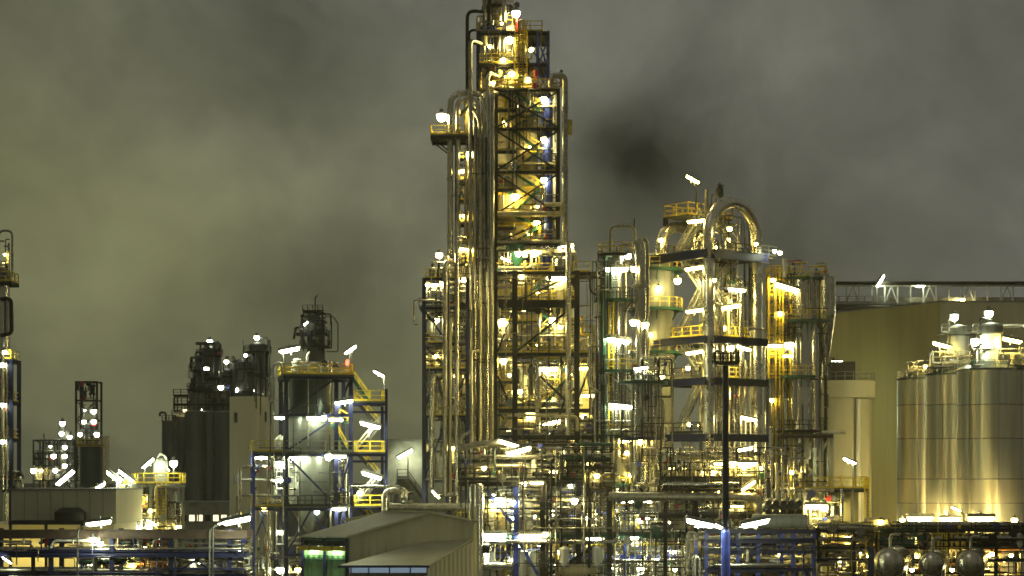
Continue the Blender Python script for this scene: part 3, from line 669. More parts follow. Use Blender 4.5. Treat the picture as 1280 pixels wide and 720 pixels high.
T = Thing('storage_column', 'broad pale column with yellow and green galleries behind the slim stack', 'column', 819, 212)
X, Z = T.x, T.z
vessel(T, 0, 0, 0, Z(330), 2.1, 'grey', .35, 0, 32, 7, 'vessel_shell')
for py in (337, 386, 440): ringdeck(T, 0, 0, Z(py), 2.1, 3.1, 'green', 'yellow')
clutter(T, X(800), X(836), -2.2, -1.0, Z(330), Z(318), 8, 135, .05, .1)
lamps(T, [(824, 360, -2.8, 'bulb', 'warm', 1.1), (812, 418, -2.8, 'bulb', 'warm', .9), (828, 470, -3, 'bulb', 'warm', 1.0)])

# ================================================================== ARCHED PIPE TOWER
T = Thing('arched_pipe_tower', 'square tower of navy beams with thick pipes arching over its top', 'tower', 887, 205, R(39))
W = 7.6
X, Z = T.x, T.z
near = T.P(886, 600, -.2); Cn = Vector((near.x, near.y, 0))            # near corner in the tower's own frame
def q(u, v, z): return (Cn.x + u*W, Cn.y + v*W, z)                      # u runs to the right corner, v to the left corner
r1 = .64
zc = Z(242) - r1 - .48*W
pipe(T, [Vector(q(.02, .02, 0))] + arc(q(.5, .02, zc), (-.48*W, 0, 0), (0, 0, .48*W), 0, math.pi, 32) + [Vector(q(.98, .02, 0))], r1, 'archpipe', 24, 0, 'arch_pipe', False)
pipe(T, [q(.02, .98, 0), q(.02, .98, Z(273)), q(.98, .98, Z(273)), q(.98, .98, 0)], r1, 'archpipe', 24, 2.6, 'arch_pipe', False)
for py in (318, 425, 477, 547):
    h = .95 if py == 318 else .8
    z = Z(py); e = .95
    beam(T, q(-.02, -.13, z), q(1.06, -.13, z), .5, h, 'navy'); beam(T, q(-.13, -.06, z), q(-.13, 1.04, z), .5, h, 'navy')
    beam(T, q(-.02, 1.0, z), q(1.0, 1.0, z), .4, h*.7, 'navy'); beam(T, q(1.0, .0, z), q(1.0, 1.0, z), .4, h*.7, 'navy')
for u, v, tp in ((1, 1, 262), (.12, 1, 262), (1, .12, 312), (.14, .14, 312)): column(T, q(u, v, 0), q(u, v, Z(tp)), .42, 'dark')
for py in (262, 312, 418, 470, 540, 600):
    b = MB(); z = Z(py)
    lo = .52 if py == 262 else .1
    T.part('platform', MB().add([q(.1,lo,z), q(1,lo,z), q(1,1,z), q(.1,1,z), q(.1,lo,z-.2), q(1,lo,z-.2), q(1,1,z-.2), q(.1,1,z-.2)], [(0,1,2,3),(7,6,5,4),(0,4,5,1),(1,5,6,2),(2,6,7,3),(3,7,4,0)]), 'grate')
    for a, c in (((.1,lo),(1,lo)), ((.1,lo),(.1,1)), ((1,lo),(1,1)), ((.1,1),(1,1))): rail(T, q(*a, z), q(*c, z), 'yellow' if py in (262, 418) or (py == 470 and a != c and a[1] == c[1]) else 'dark', h=1.3 if py == 262 else 1.1)
for k in range(6):
    a, b = ((312, 262), (362, 312), (418, 362), (470, 418), (540, 470), (600, 540))[k]
    s = ((.25, .2), (.8, .2)) if k % 2 else ((.8, .2), (.25, .2))
    stair(T, q(*s[0], Z(a)), q(*s[1], Z(b)), .8, 'grey', 'galv'); s = ((.2, .3), (.2, .8)) if k % 2 else ((.2, .8), (.2, .3))
    stair(T, q(*s[0], Z(a)), q(*s[1], Z(b)), .8, 'grey', 'galv')
# reactor inside, its head and instruments above the top deck
c = q(.6, .6, 0)
vessel(T, c[0], c[1], Z(640), Z(318), 1.1, 'grey', .5, .3, 28, 7, 'reactor'); vessel(T, q(.85,.4,0)[0], q(.85,.4,0)[1], Z(640), Z(330), .7, 'clad', .5, .3, 20, 5, 'reactor')
pipe(T, [q(.6,.6,Z(312)), q(.6,.6,Z(285)), q(.3,.6,Z(285)), q(.3,.6,Z(320))], .4, 'clad', 14)
pipe(T, [q(.35,.3,Z(262)), q(.35,.3,Z(238)), q(.6,.3,Z(238))], .12, 'galv'); pipe(T, [q(.75,.6,Z(250)), q(.75,.6,Z(224))], .06, 'red'); pipe(T, [q(.25,.3,Z(262)), q(.25,.3,Z(232))], .2, 'galv')
T.part('vent_head', MB().lathe([(.15, Z(240)), (.4, Z(237)), (.4, Z(228)), (.2, Z(225)), (.001, Z(225))], q(.52, .3, 0), 10), 'dark')
T.part('wind_vane', MB().bar(q(.52,.3,Z(225)), q(.52,.3,Z(221)), .12).bar(q(.46,.3,Z(224)), q(.6,.3,Z(224)), .1), 'dark')
b = MB(); floorz = Z(312)
T.part('side_balcony', MB().box(Cn.x+W, Cn.x+W+2.3, Cn.y-.4, Cn.y+1.6, Z(313)-.15, Z(313)), 'grate'); rail(T, (Cn.x+W, Cn.y-.4, Z(313)), (Cn.x+W+2.3, Cn.y-.4, Z(313)), 'grey')
for u, m, r in ((.2, 'galv', .16), (.32, 'steel', .22), (.45, 'cream', .14), (.7, 'steel', .2), (.8, 'galv', .16), (.9, 'galv', .12)):
    pipe(T, [q(u, .06, Z(640)), q(u, .06, Z(330+140*(u*7.3 % 1)))  , q(u, .3, Z(330+140*(u*7.3 % 1)))], r, m)
for k, (a, bb) in enumerate(((312, 270), (362, 322), (418, 366), (470, 428), (540, 480), (600, 550), (660, 600))):
    z0, z1 = Z(a), Z(bb)
    clutter(T, Cn.x+.25*W, Cn.x+W, Cn.y+.2*W, Cn.y+.5*W, z0, z1, 14 if k < 5 else 22, 140+k, .05, .15, mats=PIPE_M+['cream'])
pipe(T, [(Cn.x+W+.5, Cn.y-.6, 0), (Cn.x+W+.5, Cn.y-.6, Z(408)), (Cn.x+W*.7, Cn.y-.6, Z(408))], .16, 'steel'); pipe(T, [(Cn.x+W+.95, Cn.y-.5, 0), (Cn.x+W+.95, Cn.y-.5, Z(470))], .2, 'galv')
conduits(T, Cn.x+.1*W, Cn.x+W, Cn.y+.12*W, Z(640), Z(265), 40, 412)
lamps(T, [(870, 276, 1, 'tube', 'warm', 1.3, -.1), (867, 335, 1, 'tube', 'warm', 1.3, -.15), (847, 351, 2.5, 'bulb', 'neutral', 1.3), (868, 388, 1, 'tube', 'warm', 1.3, -.15), (868, 440, 1, 'tube', 'warm', 1.3, -.15), (921, 362, 1.5, 'tube', 'neutral', 1.3, .1), (914, 383, 1.2, 'tube', 'warm', 1.4, -.15),
          (913, 435, 1, 'bulb', 'neutral', 1.3), (930, 435, 1.6, 'tube', 'neutral', 1.1, .3), (936, 523, 1.6, 'tube', 'neutral', 1.2, .2), (930, 561, 1, 'tube', 'neutral', 1.3, -.2), (872, 543, .5, 'tube', 'cool', .6), (895, 310, 3, 'bulb', 'warm', 1.0), (910, 300, 5, 'bulb', 'warm', 1.0), (905, 410, 4, 'bulb', 'warm', 1.1), (860, 460, 4, 'bulb', 'warm', .9), (905, 490, 4, 'bulb', 'warm', 1.0), (862, 530, 4, 'bulb', 'warm', .9), (866, 224, 2, 'tube', 'warm', 1.1, .5), (912, 286, -1.5, 'bulb', 'warm', .9), (945, 305, -.5, 'bulb', 'warm', .7), (893, 350, -1.5, 'bulb', 'warm', .7), (975, 316, 3, 'bulb', 'cool', .8), (968, 314, 3, 'bulb', 'cool', .7), (826, 300, 4, 'bulb', 'warm', .9)])  # the deeper warm bulbs are added to brighten the tower's inside
pipe(T, [T.P(870, 262, 2.2), T.P(870, 236, 2.2), T.P(866, 227, 2.2)], .07, 'dark')

# ================================================================== LOWER PROCESS RACK in front of the towers
T = Thing('lower_process_rack', 'two-storey rack of blue posts and dense pipes under the tallest tower', 'structure', 715, 188)
X, Z = T.x, T.z
yf, yb = -2.5, 5.0
xs = [X(596), X(645), X(678), X(722), X(760)]
for x, m in zip(xs, ('dark', 'blue', 'dark', 'dark', 'dark')):
    for y in (yf, yb): column(T, (x, y, 0), (x, y, Z(598)), .5, m)
deck(T, X(574), X(766), yf-.4, yb, Z(600), 'fl', 'dark', 'dark', .4); deck(T, X(596), X(858), yf-.2, yb, Z(664), '', 'dark', 'green', .4)
rail(T, (X(598), yf-.15, Z(664)), (X(856), yf-.15, Z(664)), 'galv', step=2)
for a, b, m in (((608, 612), (640, 655), 'blue'), ((686, 655), (752, 608), 'dark'), ((640, 676), (620, 715), 'navy'), ((648, 676), (672, 718), 'blue'), ((690, 716), (745, 682), 'dark')): brace(T, T.P(*a, yf-.1), T.P(*b, yf-.1), .3, m)
vessel(T, X(597), yf-.9, 0, Z(606), .72, 'clad', .2, 0, 24, 2, 'shiny_column')
for x, a, b, r, m in ((683, 602, 720, .12, 'dark'), (688, 575, 720, .12, 'dark'), (694, 560, 720, .1, 'galv'), (700, 602, 720, .09, 'dark'), (729, 590, 720, .12, 'galv'), (735, 570, 720, .14, 'dark'), (741, 600, 720, .1, 'steel')):
    pipe(T, [(X(x), yf-.6, Z(760)), (X(x), yf-.6, Z(a)), (X(x)+.4, yf+.4, Z(a))], r, m)
clutter(T, X(600), X(764), yf+.1, yf+3, Z(664), Z(606), 60, 160, .05, .16, mats=PIPE_M+['yellow','blue','cream','white'])
clutter(T, X(600), X(856), yf+.1, yf+3, Z(722), Z(668), 80, 161, .05, .17, mats=PIPE_M+['yellow','blue','cream','white','clad'])
clutter(T, X(764), X(858), yf+.1, yf+2.4, Z(664), Z(606), 34, 164, .05, .16, mats=PIPE_M+['yellow','cream','white'])
clutter(T, X(576), X(764), yf, yf+3.5, Z(600), Z(556), 70, 162, .05, .16, mats=['dark','dark','dark','green','galv','grey','darkvessel'])
risers(T, [X(600+k*6.4) for k in range(40)], yf+.2, Z(740), Z(640), .09, ('steel','galv','yellow','dark','cream','blue'), 163)
conduits(T, X(576), X(766), yf-.7, Z(720), Z(560), 80, 406); conduits(T, X(766), X(858), yf-.5, Z(720), Z(600), 44, 407)
vessel(T, X(709), yf+1.2, Z(663), Z(645), 1.0, 'darkvessel', .9, 0, 24, 0, 'tank'); drum(T, X(700), X(742), yf-.1, Z(712), .7, 'cream'); drum(T, X(606), X(640), yf-.4, Z(706), .4, 'clad'); drum(T, X(590), X(650), yf-.8, Z(706)-1.6, .3, 'white')
for x, py in ((704, 694), (745, 693)): T.part('exchanger', MB().lathe(dome_prof(.5, -.9, .7, .6, .6), (X(x), yf-.4, Z(py)), 18, 'z'), 'white')
for x in (612, 630, 660): vessel(T, X(x), yf+.8, Z(662), Z(630), .55, 'white' if x != 630 else 'cream', .4, .3, 16, 1)
for x in (608, 650, 668, 610): vessel(T, X(x), yf+.4, Z(718), Z(690), .6, 'white', .4, .3, 16, 1)
pipe(T, [(X(590), yf-.9, Z(700)), (X(597), yf-.9, Z(684)), (X(612), yf-.9, Z(684))], .5, 'dark', 16, .6)
pipe(T, [(X(575), yf-.9, Z(562)), (X(596), yf-.9, Z(556)), (X(640), yf-.9, Z(553))], .3, 'galv')
pipe(T, [(X(600), yf-.4, Z(676)), (X(770), yf-.4, Z(676)), (X(770), yf-.4, Z(640)), (X(850), yf-.4, Z(640))], .22, 'clad')
lamps(T, [(617, 668.5, yf-.7, 'tube', 'cool', 1.7), (663, 669, yf-.6, 'tube', 'neutral', 1.6), (682, 667.5, yf-.8, 'bulb', 'neutral', 1.0), (636, 554, yf-1.4, 'tube', 'neutral', 1.4, .3), (648, 563, yf-1.5, 'tube', 'neutral', 1.7, -.25), (624, 625, yf-.2, 'bulb', 'cool', 1.5), (671, 603.5, yf-.7, 'tube', 'neutral', .9), (655, 604.5, yf-.6, 'bulb', 'neutral', .9),
          (618, 632, yf-.3, 'bulb', 'warm', 1.0), (641, 628, yf-.2, 'bulb', 'cool', 1.0), (718, 626, yf-.6, 'bulb', 'neutral', 1.2), (746, 594.5, yf-.9, 'bulb', 'warm', .9), (713, 607, yf-.5, 'bulb', 'cool', .7), (742, 673, yf-.4, 'tube', 'cool', 1.0), (790, 672, yf-.4, 'tube', 'cool', .9), (835, 640, yf+.5, 'bulb', 'warm', .8), (700, 690, yf+1.5, 'bulb', 'neutral', 1.0), (820, 700, yf+1.2, 'bulb', 'cool', .9), (640, 700, yf+1.6, 'bulb', 'cool', 1.0), (690, 640, yf+.4, 'bulb', 'cool', .9), (735, 648, yf+.4, 'bulb', 'cool', .9), (640, 648, yf+1.2, 'bulb', 'cool', 1.1), (605, 690, yf-.6, 'bulb', 'cool', 1.1), (655, 690, yf+.2, 'bulb', 'cool', 1.0), (720, 706, yf+.2, 'bulb', 'cool', .9), (745, 640, yf+1, 'bulb', 'warm', .8), (605, 585, yf+.6, 'bulb', 'warm', .8), (690, 590, yf+.8, 'bulb', 'warm', .9), (735, 580, yf+.8, 'bulb', 'warm', .8), (800, 650, yf+.6, 'bulb', 'cool', 1.0), (840, 690, yf+.4, 'bulb', 'cool', .8), (770, 700, yf+1.6, 'bulb', 'cool', 1.0)])  # bulbs set inside the rack are added as fill

g = random.Random(78)
lamps(T, [(x+g.uniform(-8, 8), y+g.uniform(-4, 4), yf+3.2, 'bulb', g.choice(('cool', 'cool', 'neutral')), .8) for y in (620, 645, 682, 708) for x in (612, 642, 672, 702, 732, 772, 802, 838)])  # added fill lamps hidden at the back so the rack glows

# ================================================================== MIDDLE PIPE RACK between columns and arch tower
T = Thing('middle_pipe_rack', 'dark pipe rack with big horizontal pipes below the arched pipe tower', 'pipe rack', 900, 186)
X, Z = T.x, T.z
yf, yb = -1.5, 3.5
for x in (830, 868, 917, 958):
    for y in (yf, yb): column(T, (X(x), y, 0), (X(x), y, Z(597)), .34, 'dark')
for py in (598, 640): deck(T, X(822), X(962), yf, yb, Z(py), '', 'dark', 'dark', .4)
rail(T, (X(824), yf, Z(598)), (X(915), yf, Z(598)), 'dark', 1.5); rail(T, (X(920), yf+1, Z(638)), (X(950), yf+1, Z(638)), 'yellow', 1.8)
pipe(T, [(X(760), yf-.6, Z(620)), (X(896), yf-.6, Z(621)), (X(945), yf-.6, Z(621)), (X(945), yf-.6, Z(650))], .42, 'galv', 14, .9)
pipe(T, [(X(826), yf-.8, Z(605)), (X(920), yf-.8, Z(605))], .2, 'clad'); pipe(T, [(X(826), yf-.5, Z(612)), (X(940), yf-.5, Z(612))], .16, 'dark'); brace(T, T.P(890, 600, yf-.3), T.P(907, 620, yf-.3), .3, 'dark')
clutter(T, X(824), X(960), yf, yf+3, Z(640), Z(602), 44, 180, .05, .17); clutter(T, X(824), X(962), yf+.2, yf+3.4, Z(664), Z(642), 36, 181, .05, .17, mats=PIPE_M+['cream'])
clutter(T, X(822), X(960), yf+.2, yf+3, Z(597), Z(566), 34, 182, .05, .15); risers(T, [X(828+k*6.6) for k in range(20)], yf+1.5, Z(660), Z(560), .12, seed=183)
conduits(T, X(822), X(962), yf-.3, Z(664), Z(560), 50, 408)
vessel(T, X(852), yf+1.6, Z(660), Z(632), 1.1, 'cream', .2, .2, 22, 1); vessel(T, X(880), yf+1.8, Z(660), Z(636), 1.0, 'clad', .2, .2, 22, 1); drum(T, X(868), X(884), yf+.2, Z(606), .45, 'dark')
lamps(T, [(901, 579.5, yf-.4, 'tube', 'warm', .9), (916, 579, yf-.4, 'bulb', 'warm', 1.0), (934, 579.5, yf-.4, 'tube', 'warm', 1.3), (935, 607, yf-.6, 'tube', 'warm', 1.1, -.6), (921, 632.5, yf-.3, 'tube', 'warm', .8), (890, 590, yf+1.5, 'bulb', 'warm', 1.0), (850, 620, yf+1.2, 'bulb', 'warm', .9), (880, 652, yf+1, 'bulb', 'warm', .9), (845, 584, yf+2, 'bulb', 'warm', .9)])  # the closing bulbs, set deeper, are added as fill

lamps(T, [(x, y, yf+3.1, 'bulb', 'warm', .75) for y in (585, 615, 652) for x in (838, 872, 900, 930, 952)])  # added fill lamps set behind the middle rack's pipes

# ================================================================== BLUE RACK and the lamp mast in front
T = Thing('blue_pipe_rack', 'royal blue post and beam pipe rack at the bottom beside the lamp mast', 'pipe rack', 938, 170)
X, Z = T.x, T.z
yf, yb = -1.5, 2.5
xs = [X(q) for q in (868, 881, 900.5, 920, 945, 974, 988, 1014)]
for x in xs:
    for y in (yf, yb): column(T, (x, y, 0), (x, y, Z(662 if x not in (xs[0], ) else 676)), .3, 'blue')
for py in (664, 676, 689, 711):
    for y in (yf, yb):
        beam(T, (X(880), y-.25, Z(py)), (X(1016), y-.25, Z(py)), .2, .32, 'navy')
for k, py in enumerate((672, 684, 697, 706)):
    for j in range(3): pipe(T, [(X(872+k*5), yf+.5+j*.6, Z(py)), (X(1012), yf+.5+j*.6, Z(py))], (.14, .2, .11)[(j+k) % 3], ('galv', 'clad', 'cream', 'steel')[(j+k) % 4])
drum(T, X(938), X(1004), yf-.2, Z(651), .62, 'grey', ends=.2); pipe(T, [(X(872), yf-.3, Z(722)), (X(872), yf-.3, Z(697)), (X(866), yf-.3, Z(693)), (X(866), yf-.3, Z(722))], .2, 'clad', bend=.4)
drum(T, X(890), X(976), yf-.5, Z(705), .26, 'clad'); conduits(T, X(862), X(1014), yf-.4, Z(722), Z(666), 30, 409, 'navy')
clutter(T, X(860), X(1012), yf, yb, Z(722), Z(666), 46, 190, .05, .13, mats=PIPE_M+['blue'])
lamps(T, [(905, 690, yf+1.6, 'bulb', 'warm', .8), (975, 690, yf+1.6, 'bulb', 'warm', .8), (1000, 672, yf+1.6, 'bulb', 'warm', .7)])  # unseen lamps added to brighten the rack

T = Thing('valve_manifold', 'cluster of round pipe elbows and valves above the grey drum', 'manifold', 975, 178)
X, Z = T.x, T.z
T.part('skid', MB().box(X(952), X(1000), -1.2, 1.2, Z(650), Z(646)), 'dark')
for x in (956, 976, 996): T.part('leg', MB().bar((X(x), 0, 0), (X(x), 0, Z(650)), .3), 'dark')
for k in range(5):
    for j in range(2):
        x, z = X(957+k*9.5), Z(629+j*11)
        pipe(T, [(x, .8, z-.3), (x, -.7, z-.3), (x+.25, -.75, z+.12), (x+.3, .6, z+.2)], .27, 'grey', 12, .3, 'elbow', False)
        valve(T, (x+.05, -1.1, z), .16, random.Random(k), 'dark')
risers(T, [X(958+k*7) for k in range(6)], .4, Z(646), Z(560), .1, seed=195)

T = Thing('lamp_mast', 'tall dark mast with a railed basket on top and two tube lamps on arms', 'lamp mast', 907, 160)
X, Z = T.x, T.z
T.part('mast', MB().lathe([(.34, 0), (.30, Z(658)), (.30, Z(658)), (.24, Z(456)), (.001, Z(456))], (0,0,0), 14), 'navy')
T.part('mast_sleeve', MB().lathe([(.40, 0), (.38, Z(665)), (.30, Z(662))], (0,0,0), 14), 'blue')
T.part('basket_floor', MB().box(X(892), X(921), -1, 1, Z(457), Z(454)), 'dark')
for a, b in (((-1,-1),(1,-1)), ((-1,1),(1,1)), ((-1,-1),(-1,1)), ((1,-1),(1,1))): rail(T, (a[0]*.97, a[1]*.97, Z(455)), (b[0]*.97, b[1]*.97, Z(455)), 'dark', .95, .7)
T.part('lamp_bracket', MB().bar((-.8, -.9, Z(440)), (-1.3, -.9, Z(431)), .1).bar((.2,-.9,Z(440)), (.2,-.9,Z(428)), .1), 'dark')
T.part('lamp_arm', MB().tube([T.P(868, 659, -.4), T.P(947, 659, -.4)], .06, 6), 'grey')
for x, y, s, ti in ((875, 653, 1.6, .22), (893, 655, 1.0, .45), (944, 653, 1.6, -.2)):
    lamp(T, T.P(x, y, -.6), 'tube', 'cool', s, 0, ti)

# ================================================================== STAINLESS REACTOR with cyclone
T = Thing('steel_reactor', 'wide stainless reactor with yellow scaffold and green ring decks right of the arched pipes', 'reactor', 1000, 225)
X, Z = T.x, T.z
s = T.m(1)
legz = Z(540)
xc = X(1000)
vessel(T, xc, 0, legz, Z(358), 2.65, 'clad', .28, .35, 40, 4, 'reactor_shell')
T.part('upper_jacket', MB().lathe([(2.65, Z(405)), (2.82, Z(405)), (2.82, Z(352)), (2.3, Z(345)), (1.2, Z(342)), (.001, Z(341))], (xc, 0, 0), 40), 'steel')
pipe(T, [(X(1015), -2.4, Z(560)), (X(1015), -2.4, Z(412))], .5, 'clad', 18); pipe(T, [(X(988), -2.6, Z(525)), (X(988), -2.6, Z(440)), (X(985), -1.8, Z(432))], .36, 'clad', 14)
# cyclone
T.part('cyclone', MB().lathe([(.001, Z(345)), (1.0, Z(347)), (1.15, Z(352)), (1.15, Z(395)), (.3, Z(458)), (.25, Z(470))], (X(1030), -1.2, 0), 20), 'steel')
pipe(T, [(X(1030), -1.2, Z(468)), (X(1030), -1.2, Z(620))], .18, 'dark'); pipe(T, [(X(1018), -1.3, Z(362)), (X(1018), -1.3, Z(346)), (X(1034), -1.3, Z(346)), (X(1037), -1.3, Z(360)), (X(1037), -1.3, Z(400))], .3, 'steel', 12)
T.part('bracket', MB().bar((X(1030), -1.2, Z(462)), (X(1040), -1.2, Z(448)), .1).bar((X(1030), -1.2, Z(448)), (X(1040), -1.2, Z(448)), .1).bar((X(1040), -1.2, Z(448)), (X(1040), -1.2, Z(462)), .1).bar((X(1030), -1.2, Z(456)), (X(1040), -1.2, Z(462)), .1), 'dark')
ringdeck(T, xc, 0, Z(402), 2.9, 4.0, 'green', 'yellow', R(-120), R(20)); ringdeck(T, xc, 0, Z(471), 2.65, 3.7, 'green', 'yellow', R(170), R(290)); ringdeck(T, xc, 0, Z(349), 2.2, 3.3, 'green', 'yellow'); ringdeck(T, xc, 0, Z(538), 2.65, 3.3, 'dark', 'dark', R(180), R(360))
# yellow scaffold at its left
yf = -2.6
for x in (957, 966, 975, 984):
    column(T, (X(x), yf, 0), (X(x), yf, Z(336 if x < 980 else 400)), .2, 'yellow')
    column(T, (X(x), yf+1.8, 0), (X(x), yf+1.8, Z(336)), .2, 'yellow')
for py in (350, 372, 395, 420, 445, 470): deck(T, X(956), X(985), yf, yf+1.9, Z(py), 'f', 'yellow', 'yellow', .2)
rail(T, (X(957), yf, Z(350)), (X(984), yf, Z(350)), h=1.4)
for py in (360, 383, 408, 432): stair(T, (X(960), yf+.9, Z(py+12)), (X(982), yf+.9, Z(py-10)), .7, 'yellow')
ladder(T, X(968), yf-.2, Z(535), Z(336), 'yellow', False); ladder(T, X(979), yf-.2, Z(460), Z(360), 'dark')
for x in (978, 998): 
    for py in (398, 405, 412, 419): beam(T, (X(979), yf-.4, Z(py)), (X(998), yf-.4, Z(py)), .1, .12, 'dark') if x == 978 else None
pipe(T, [(X(996), -3, Z(345)), (X(996), -3, Z(330))], .1, 'yellow'); pipe(T, [(X(977), -2.6, Z(350)), (X(977), -2.6, Z(326))], .32, 'white', 12); T.part('jib', MB().bar(T.P(979, 328, -2.6), T.P(1003, 325, -2.6), .14), 'red')
clutter(T, X(985), X(1028), -2.8, -2.0, Z(348), Z(332), 10, 200, .05, .1, mats=['yellow','galv','dark'])
clutter(T, X(958), X(982), yf+.2, yf+1.6, Z(536), Z(350), 22, 201, .05, .14, mats=PIPE_M+['yellow'])
conduits(T, X(957), X(1030), -3.0, Z(640), Z(345), 40, 414)
# support table
for x in (974, 1003, 1022, 1036):
    for y in (-2.2, 2.2): column(T, (X(x), y, 0), (X(x), y, legz-.4), .38, 'white' if x > 1000 else 'grey')
deck(T, X(972), X(1036), -3.2, 3, Z(543), '', 'grey', 'dark', .3)
for a, b in (((1006, 548), (1022, 575)), ((1022, 575), (1036, 548)), ((1003, 605), (1022, 580)), ((1005, 580), (1036, 610)), ((976, 560), (1002, 600))): brace(T, T.P(*a, -2.3), T.P(*b, -2.3), .24, 'white' if a[0] > 1000 else 'grey')
drum(T, X(1022), X(1050), -3.3, Z(541), .18, 'white')
deck(T, X(966), X(1080), -3.2, 3, Z(610), 'fr', 'yellow', 'dark', .3)
rail(T, (X(1012), -2.4, Z(610)), (X(1079), -2.4, Z(610)), h=1.3); ladder(T, X(1077), -3.4, Z(665), Z(596), 'yellow', False)
for x in (1000, 1060, 1079): column(T, (X(x), -3, 0), (X(x), -3, Z(611)), .3, 'grey')
T.part('control_room', MB().box(X(1012), X(1070), -1.5, 2.5, 0, Z(613)), 'beige')
for x in (1030, 1042): T.part('window', MB().box(X(x), X(x+9), -1.6, -1.5, Z(648), Z(632)), 'glassdark')
clutter(T, X(964), X(1004), -2.8, -.5, Z(608), Z(545), 34, 202, .05, .16); clutter(T, X(960), X(1046), -3.4, -2.2, Z(664), Z(612), 36, 203, .05, .16)
vessel(T, X(1003), -1.5, Z(572), Z(556), .75, 'white', .5, .5, 18)
vessel(T, X(972), -1.8, Z(606), Z(570), .5, 'cream', .4, .4, 16, 2)
lamps(T, [(984, 359, -3.4, 'tube', 'warm', 1.9, .3), (968, 432, -3.4, 'tube', 'warm', 1.3), (986, 431, -3.2, 'bulb', 'neutral', 1.6), (985, 445, -3.0, 'tube', 'warm', .8), (1020, 632, -4.6, 'tube', 'neutral', 1.7), (1030, 634, -4.6, 'bulb', 'neutral', 1.6), (975, 392, -2.9, 'bulb', 'warm', 1.0), (965, 500, -3.0, 'bulb', 'warm', .9), (990, 590, -3.2, 'bulb', 'warm', .9), (980, 636, -3.6, 'bulb', 'warm', .9), (1062, 576, -2.0, 'tube', 'floodcool', 1.1, .4), (966, 350, -3, 'bulb', 'warm', .9)])
pipe(T, [T.P(1066, 610, -2.0), T.P(1066, 578, -2.0)], .06, 'grey')

# ================================================================== ROUND CONCRETE TANK BUILDING
T = Thing('round_tank_house', 'squat round beige tank with a railed roof in front of the big hall', 'tank', 1055, 275)
X, Z = T.x, T.z
vessel(T, 0, 0, 0, Z(478), 3.9, 'beige2', 0, 0, 40, 0, 'tank_shell')
T.part('roof_slab', MB().lathe([(3.9, Z(498)), (4.4, Z(498)), (4.4, Z(477)), (.001, Z(475))], (0,0,0), 40), 'beige2')
b = MB(); n = 22; pts = [(4.3*math.cos(2*math.pi*k/n), 4.3*math.sin(2*math.pi*k/n)) for k in range(n+1)]
for p, q2 in zip(pts, pts[1:]):
    for hh in (1.2, .6): b.bar((*p, Z(477)+hh), (*q2, Z(477)+hh), .07)
    b.bar((*p, Z(477)), (*p, Z(477)+1.2), .08)
T.part('handrail', b, 'grey')
T.part('roof_cabin', MB().box(X(1036), X(1066), -2, 2, Z(476), Z(453)), 'dark')
pipe(T, [(X(1066), -4.2, 0), (X(1066), -4.2, Z(500))], .35, 'white', 12)

# ================================================================== BIG HALL on the right
T = Thing('big_hall', 'huge windowless beige hall behind the three silos', 'building', 1175, 300)
ztop = T.z(377)
A = Vector((0, 0, 0)); Bl = T.P(1034, 600, 21); Br = T.P(1330, 600, 0); Bb = Vector((Br.x, 60, 0))
def wall(name, a, b, h, m, n, out):
    """a wall core with cladding panels standing a little proud"""
    a, b = Vector((a.x, a.y, 0)), Vector((b.x, b.y, 0)); d = (b - a)/n; u = d.normalized(); nn = Vector((u.y, -u.x, 0))*out
    T.part(name, MB().add([a, b, b+Vector((0,0,h)), a+Vector((0,0,h))], [(0,1,2,3)]), m)
    for k in range(n):
        p, q2 = a + d*k + u*.012, a + d*(k+1) - u*.012
        for z0, z1 in ((.2, h*.36), (h*.36+.05, h*.70), (h*.70+.05, h-.1)):
            vs = [p+nn*.02, q2+nn*.02, q2+nn*.02, p+nn*.02, p+nn*.12, q2+nn*.12, q2+nn*.12, p+nn*.12]
            zz = (z0, z0, z1, z1)*2
            T.part('wall_panel', MB().add([(v.x, v.y, z) for v, z in zip(vs, zz)], [(4,5,6,7),(0,4,7,3),(1,2,6,5),(3,7,6,2),(0,1,5,4)]), m)
wall('wall_core', Bl, A, ztop, 'beige', 9, 1); wall('wall_core', A, Br, ztop, 'beige2', 8, 1)
Lb = Vector((Bl.x, 70, 0))
T.part('roof', MB().add([(Bl.x, Bl.y, ztop-.02), (0,0,ztop-.02), (Br.x, 0, ztop-.02), (Br.x, 70, ztop-.02), (Bl.x, 70, ztop-.02)], [(0,1,2,3,4)]), 'concrete')
T.part('rear_wall', MB().add([(Bl.x, Bl.y, 0), (Bl.x, 70, 0), (Bl.x, 70, ztop-.02), (Bl.x, Bl.y, ztop-.02)], [(0,1,2,3)]), 'beige')
T.part('parapet', MB().bar((Bl.x, Bl.y-.1, ztop), (0, -.1, ztop), .2, .25).bar((0, -.1, ztop), (Br.x, -.1, ztop), .2, .25), 'grey')
for x, y, d, c, s_ in ((1046, 452, 2, 'floodcool', 1.2), (1044, 520, 2, 'floodcool', 1.0), (1100, 664, -16, 'flood', 1.6), (1118, 664, -16, 'flood', 1.3)):
    lamp(T, T.P(x, y, d), 'tube', c, s_, R(180))
T.part('downpipe', MB().tube([T.P(1087, 482, 12), T.P(1087, 700, 12)], .12, 6), 'grey')

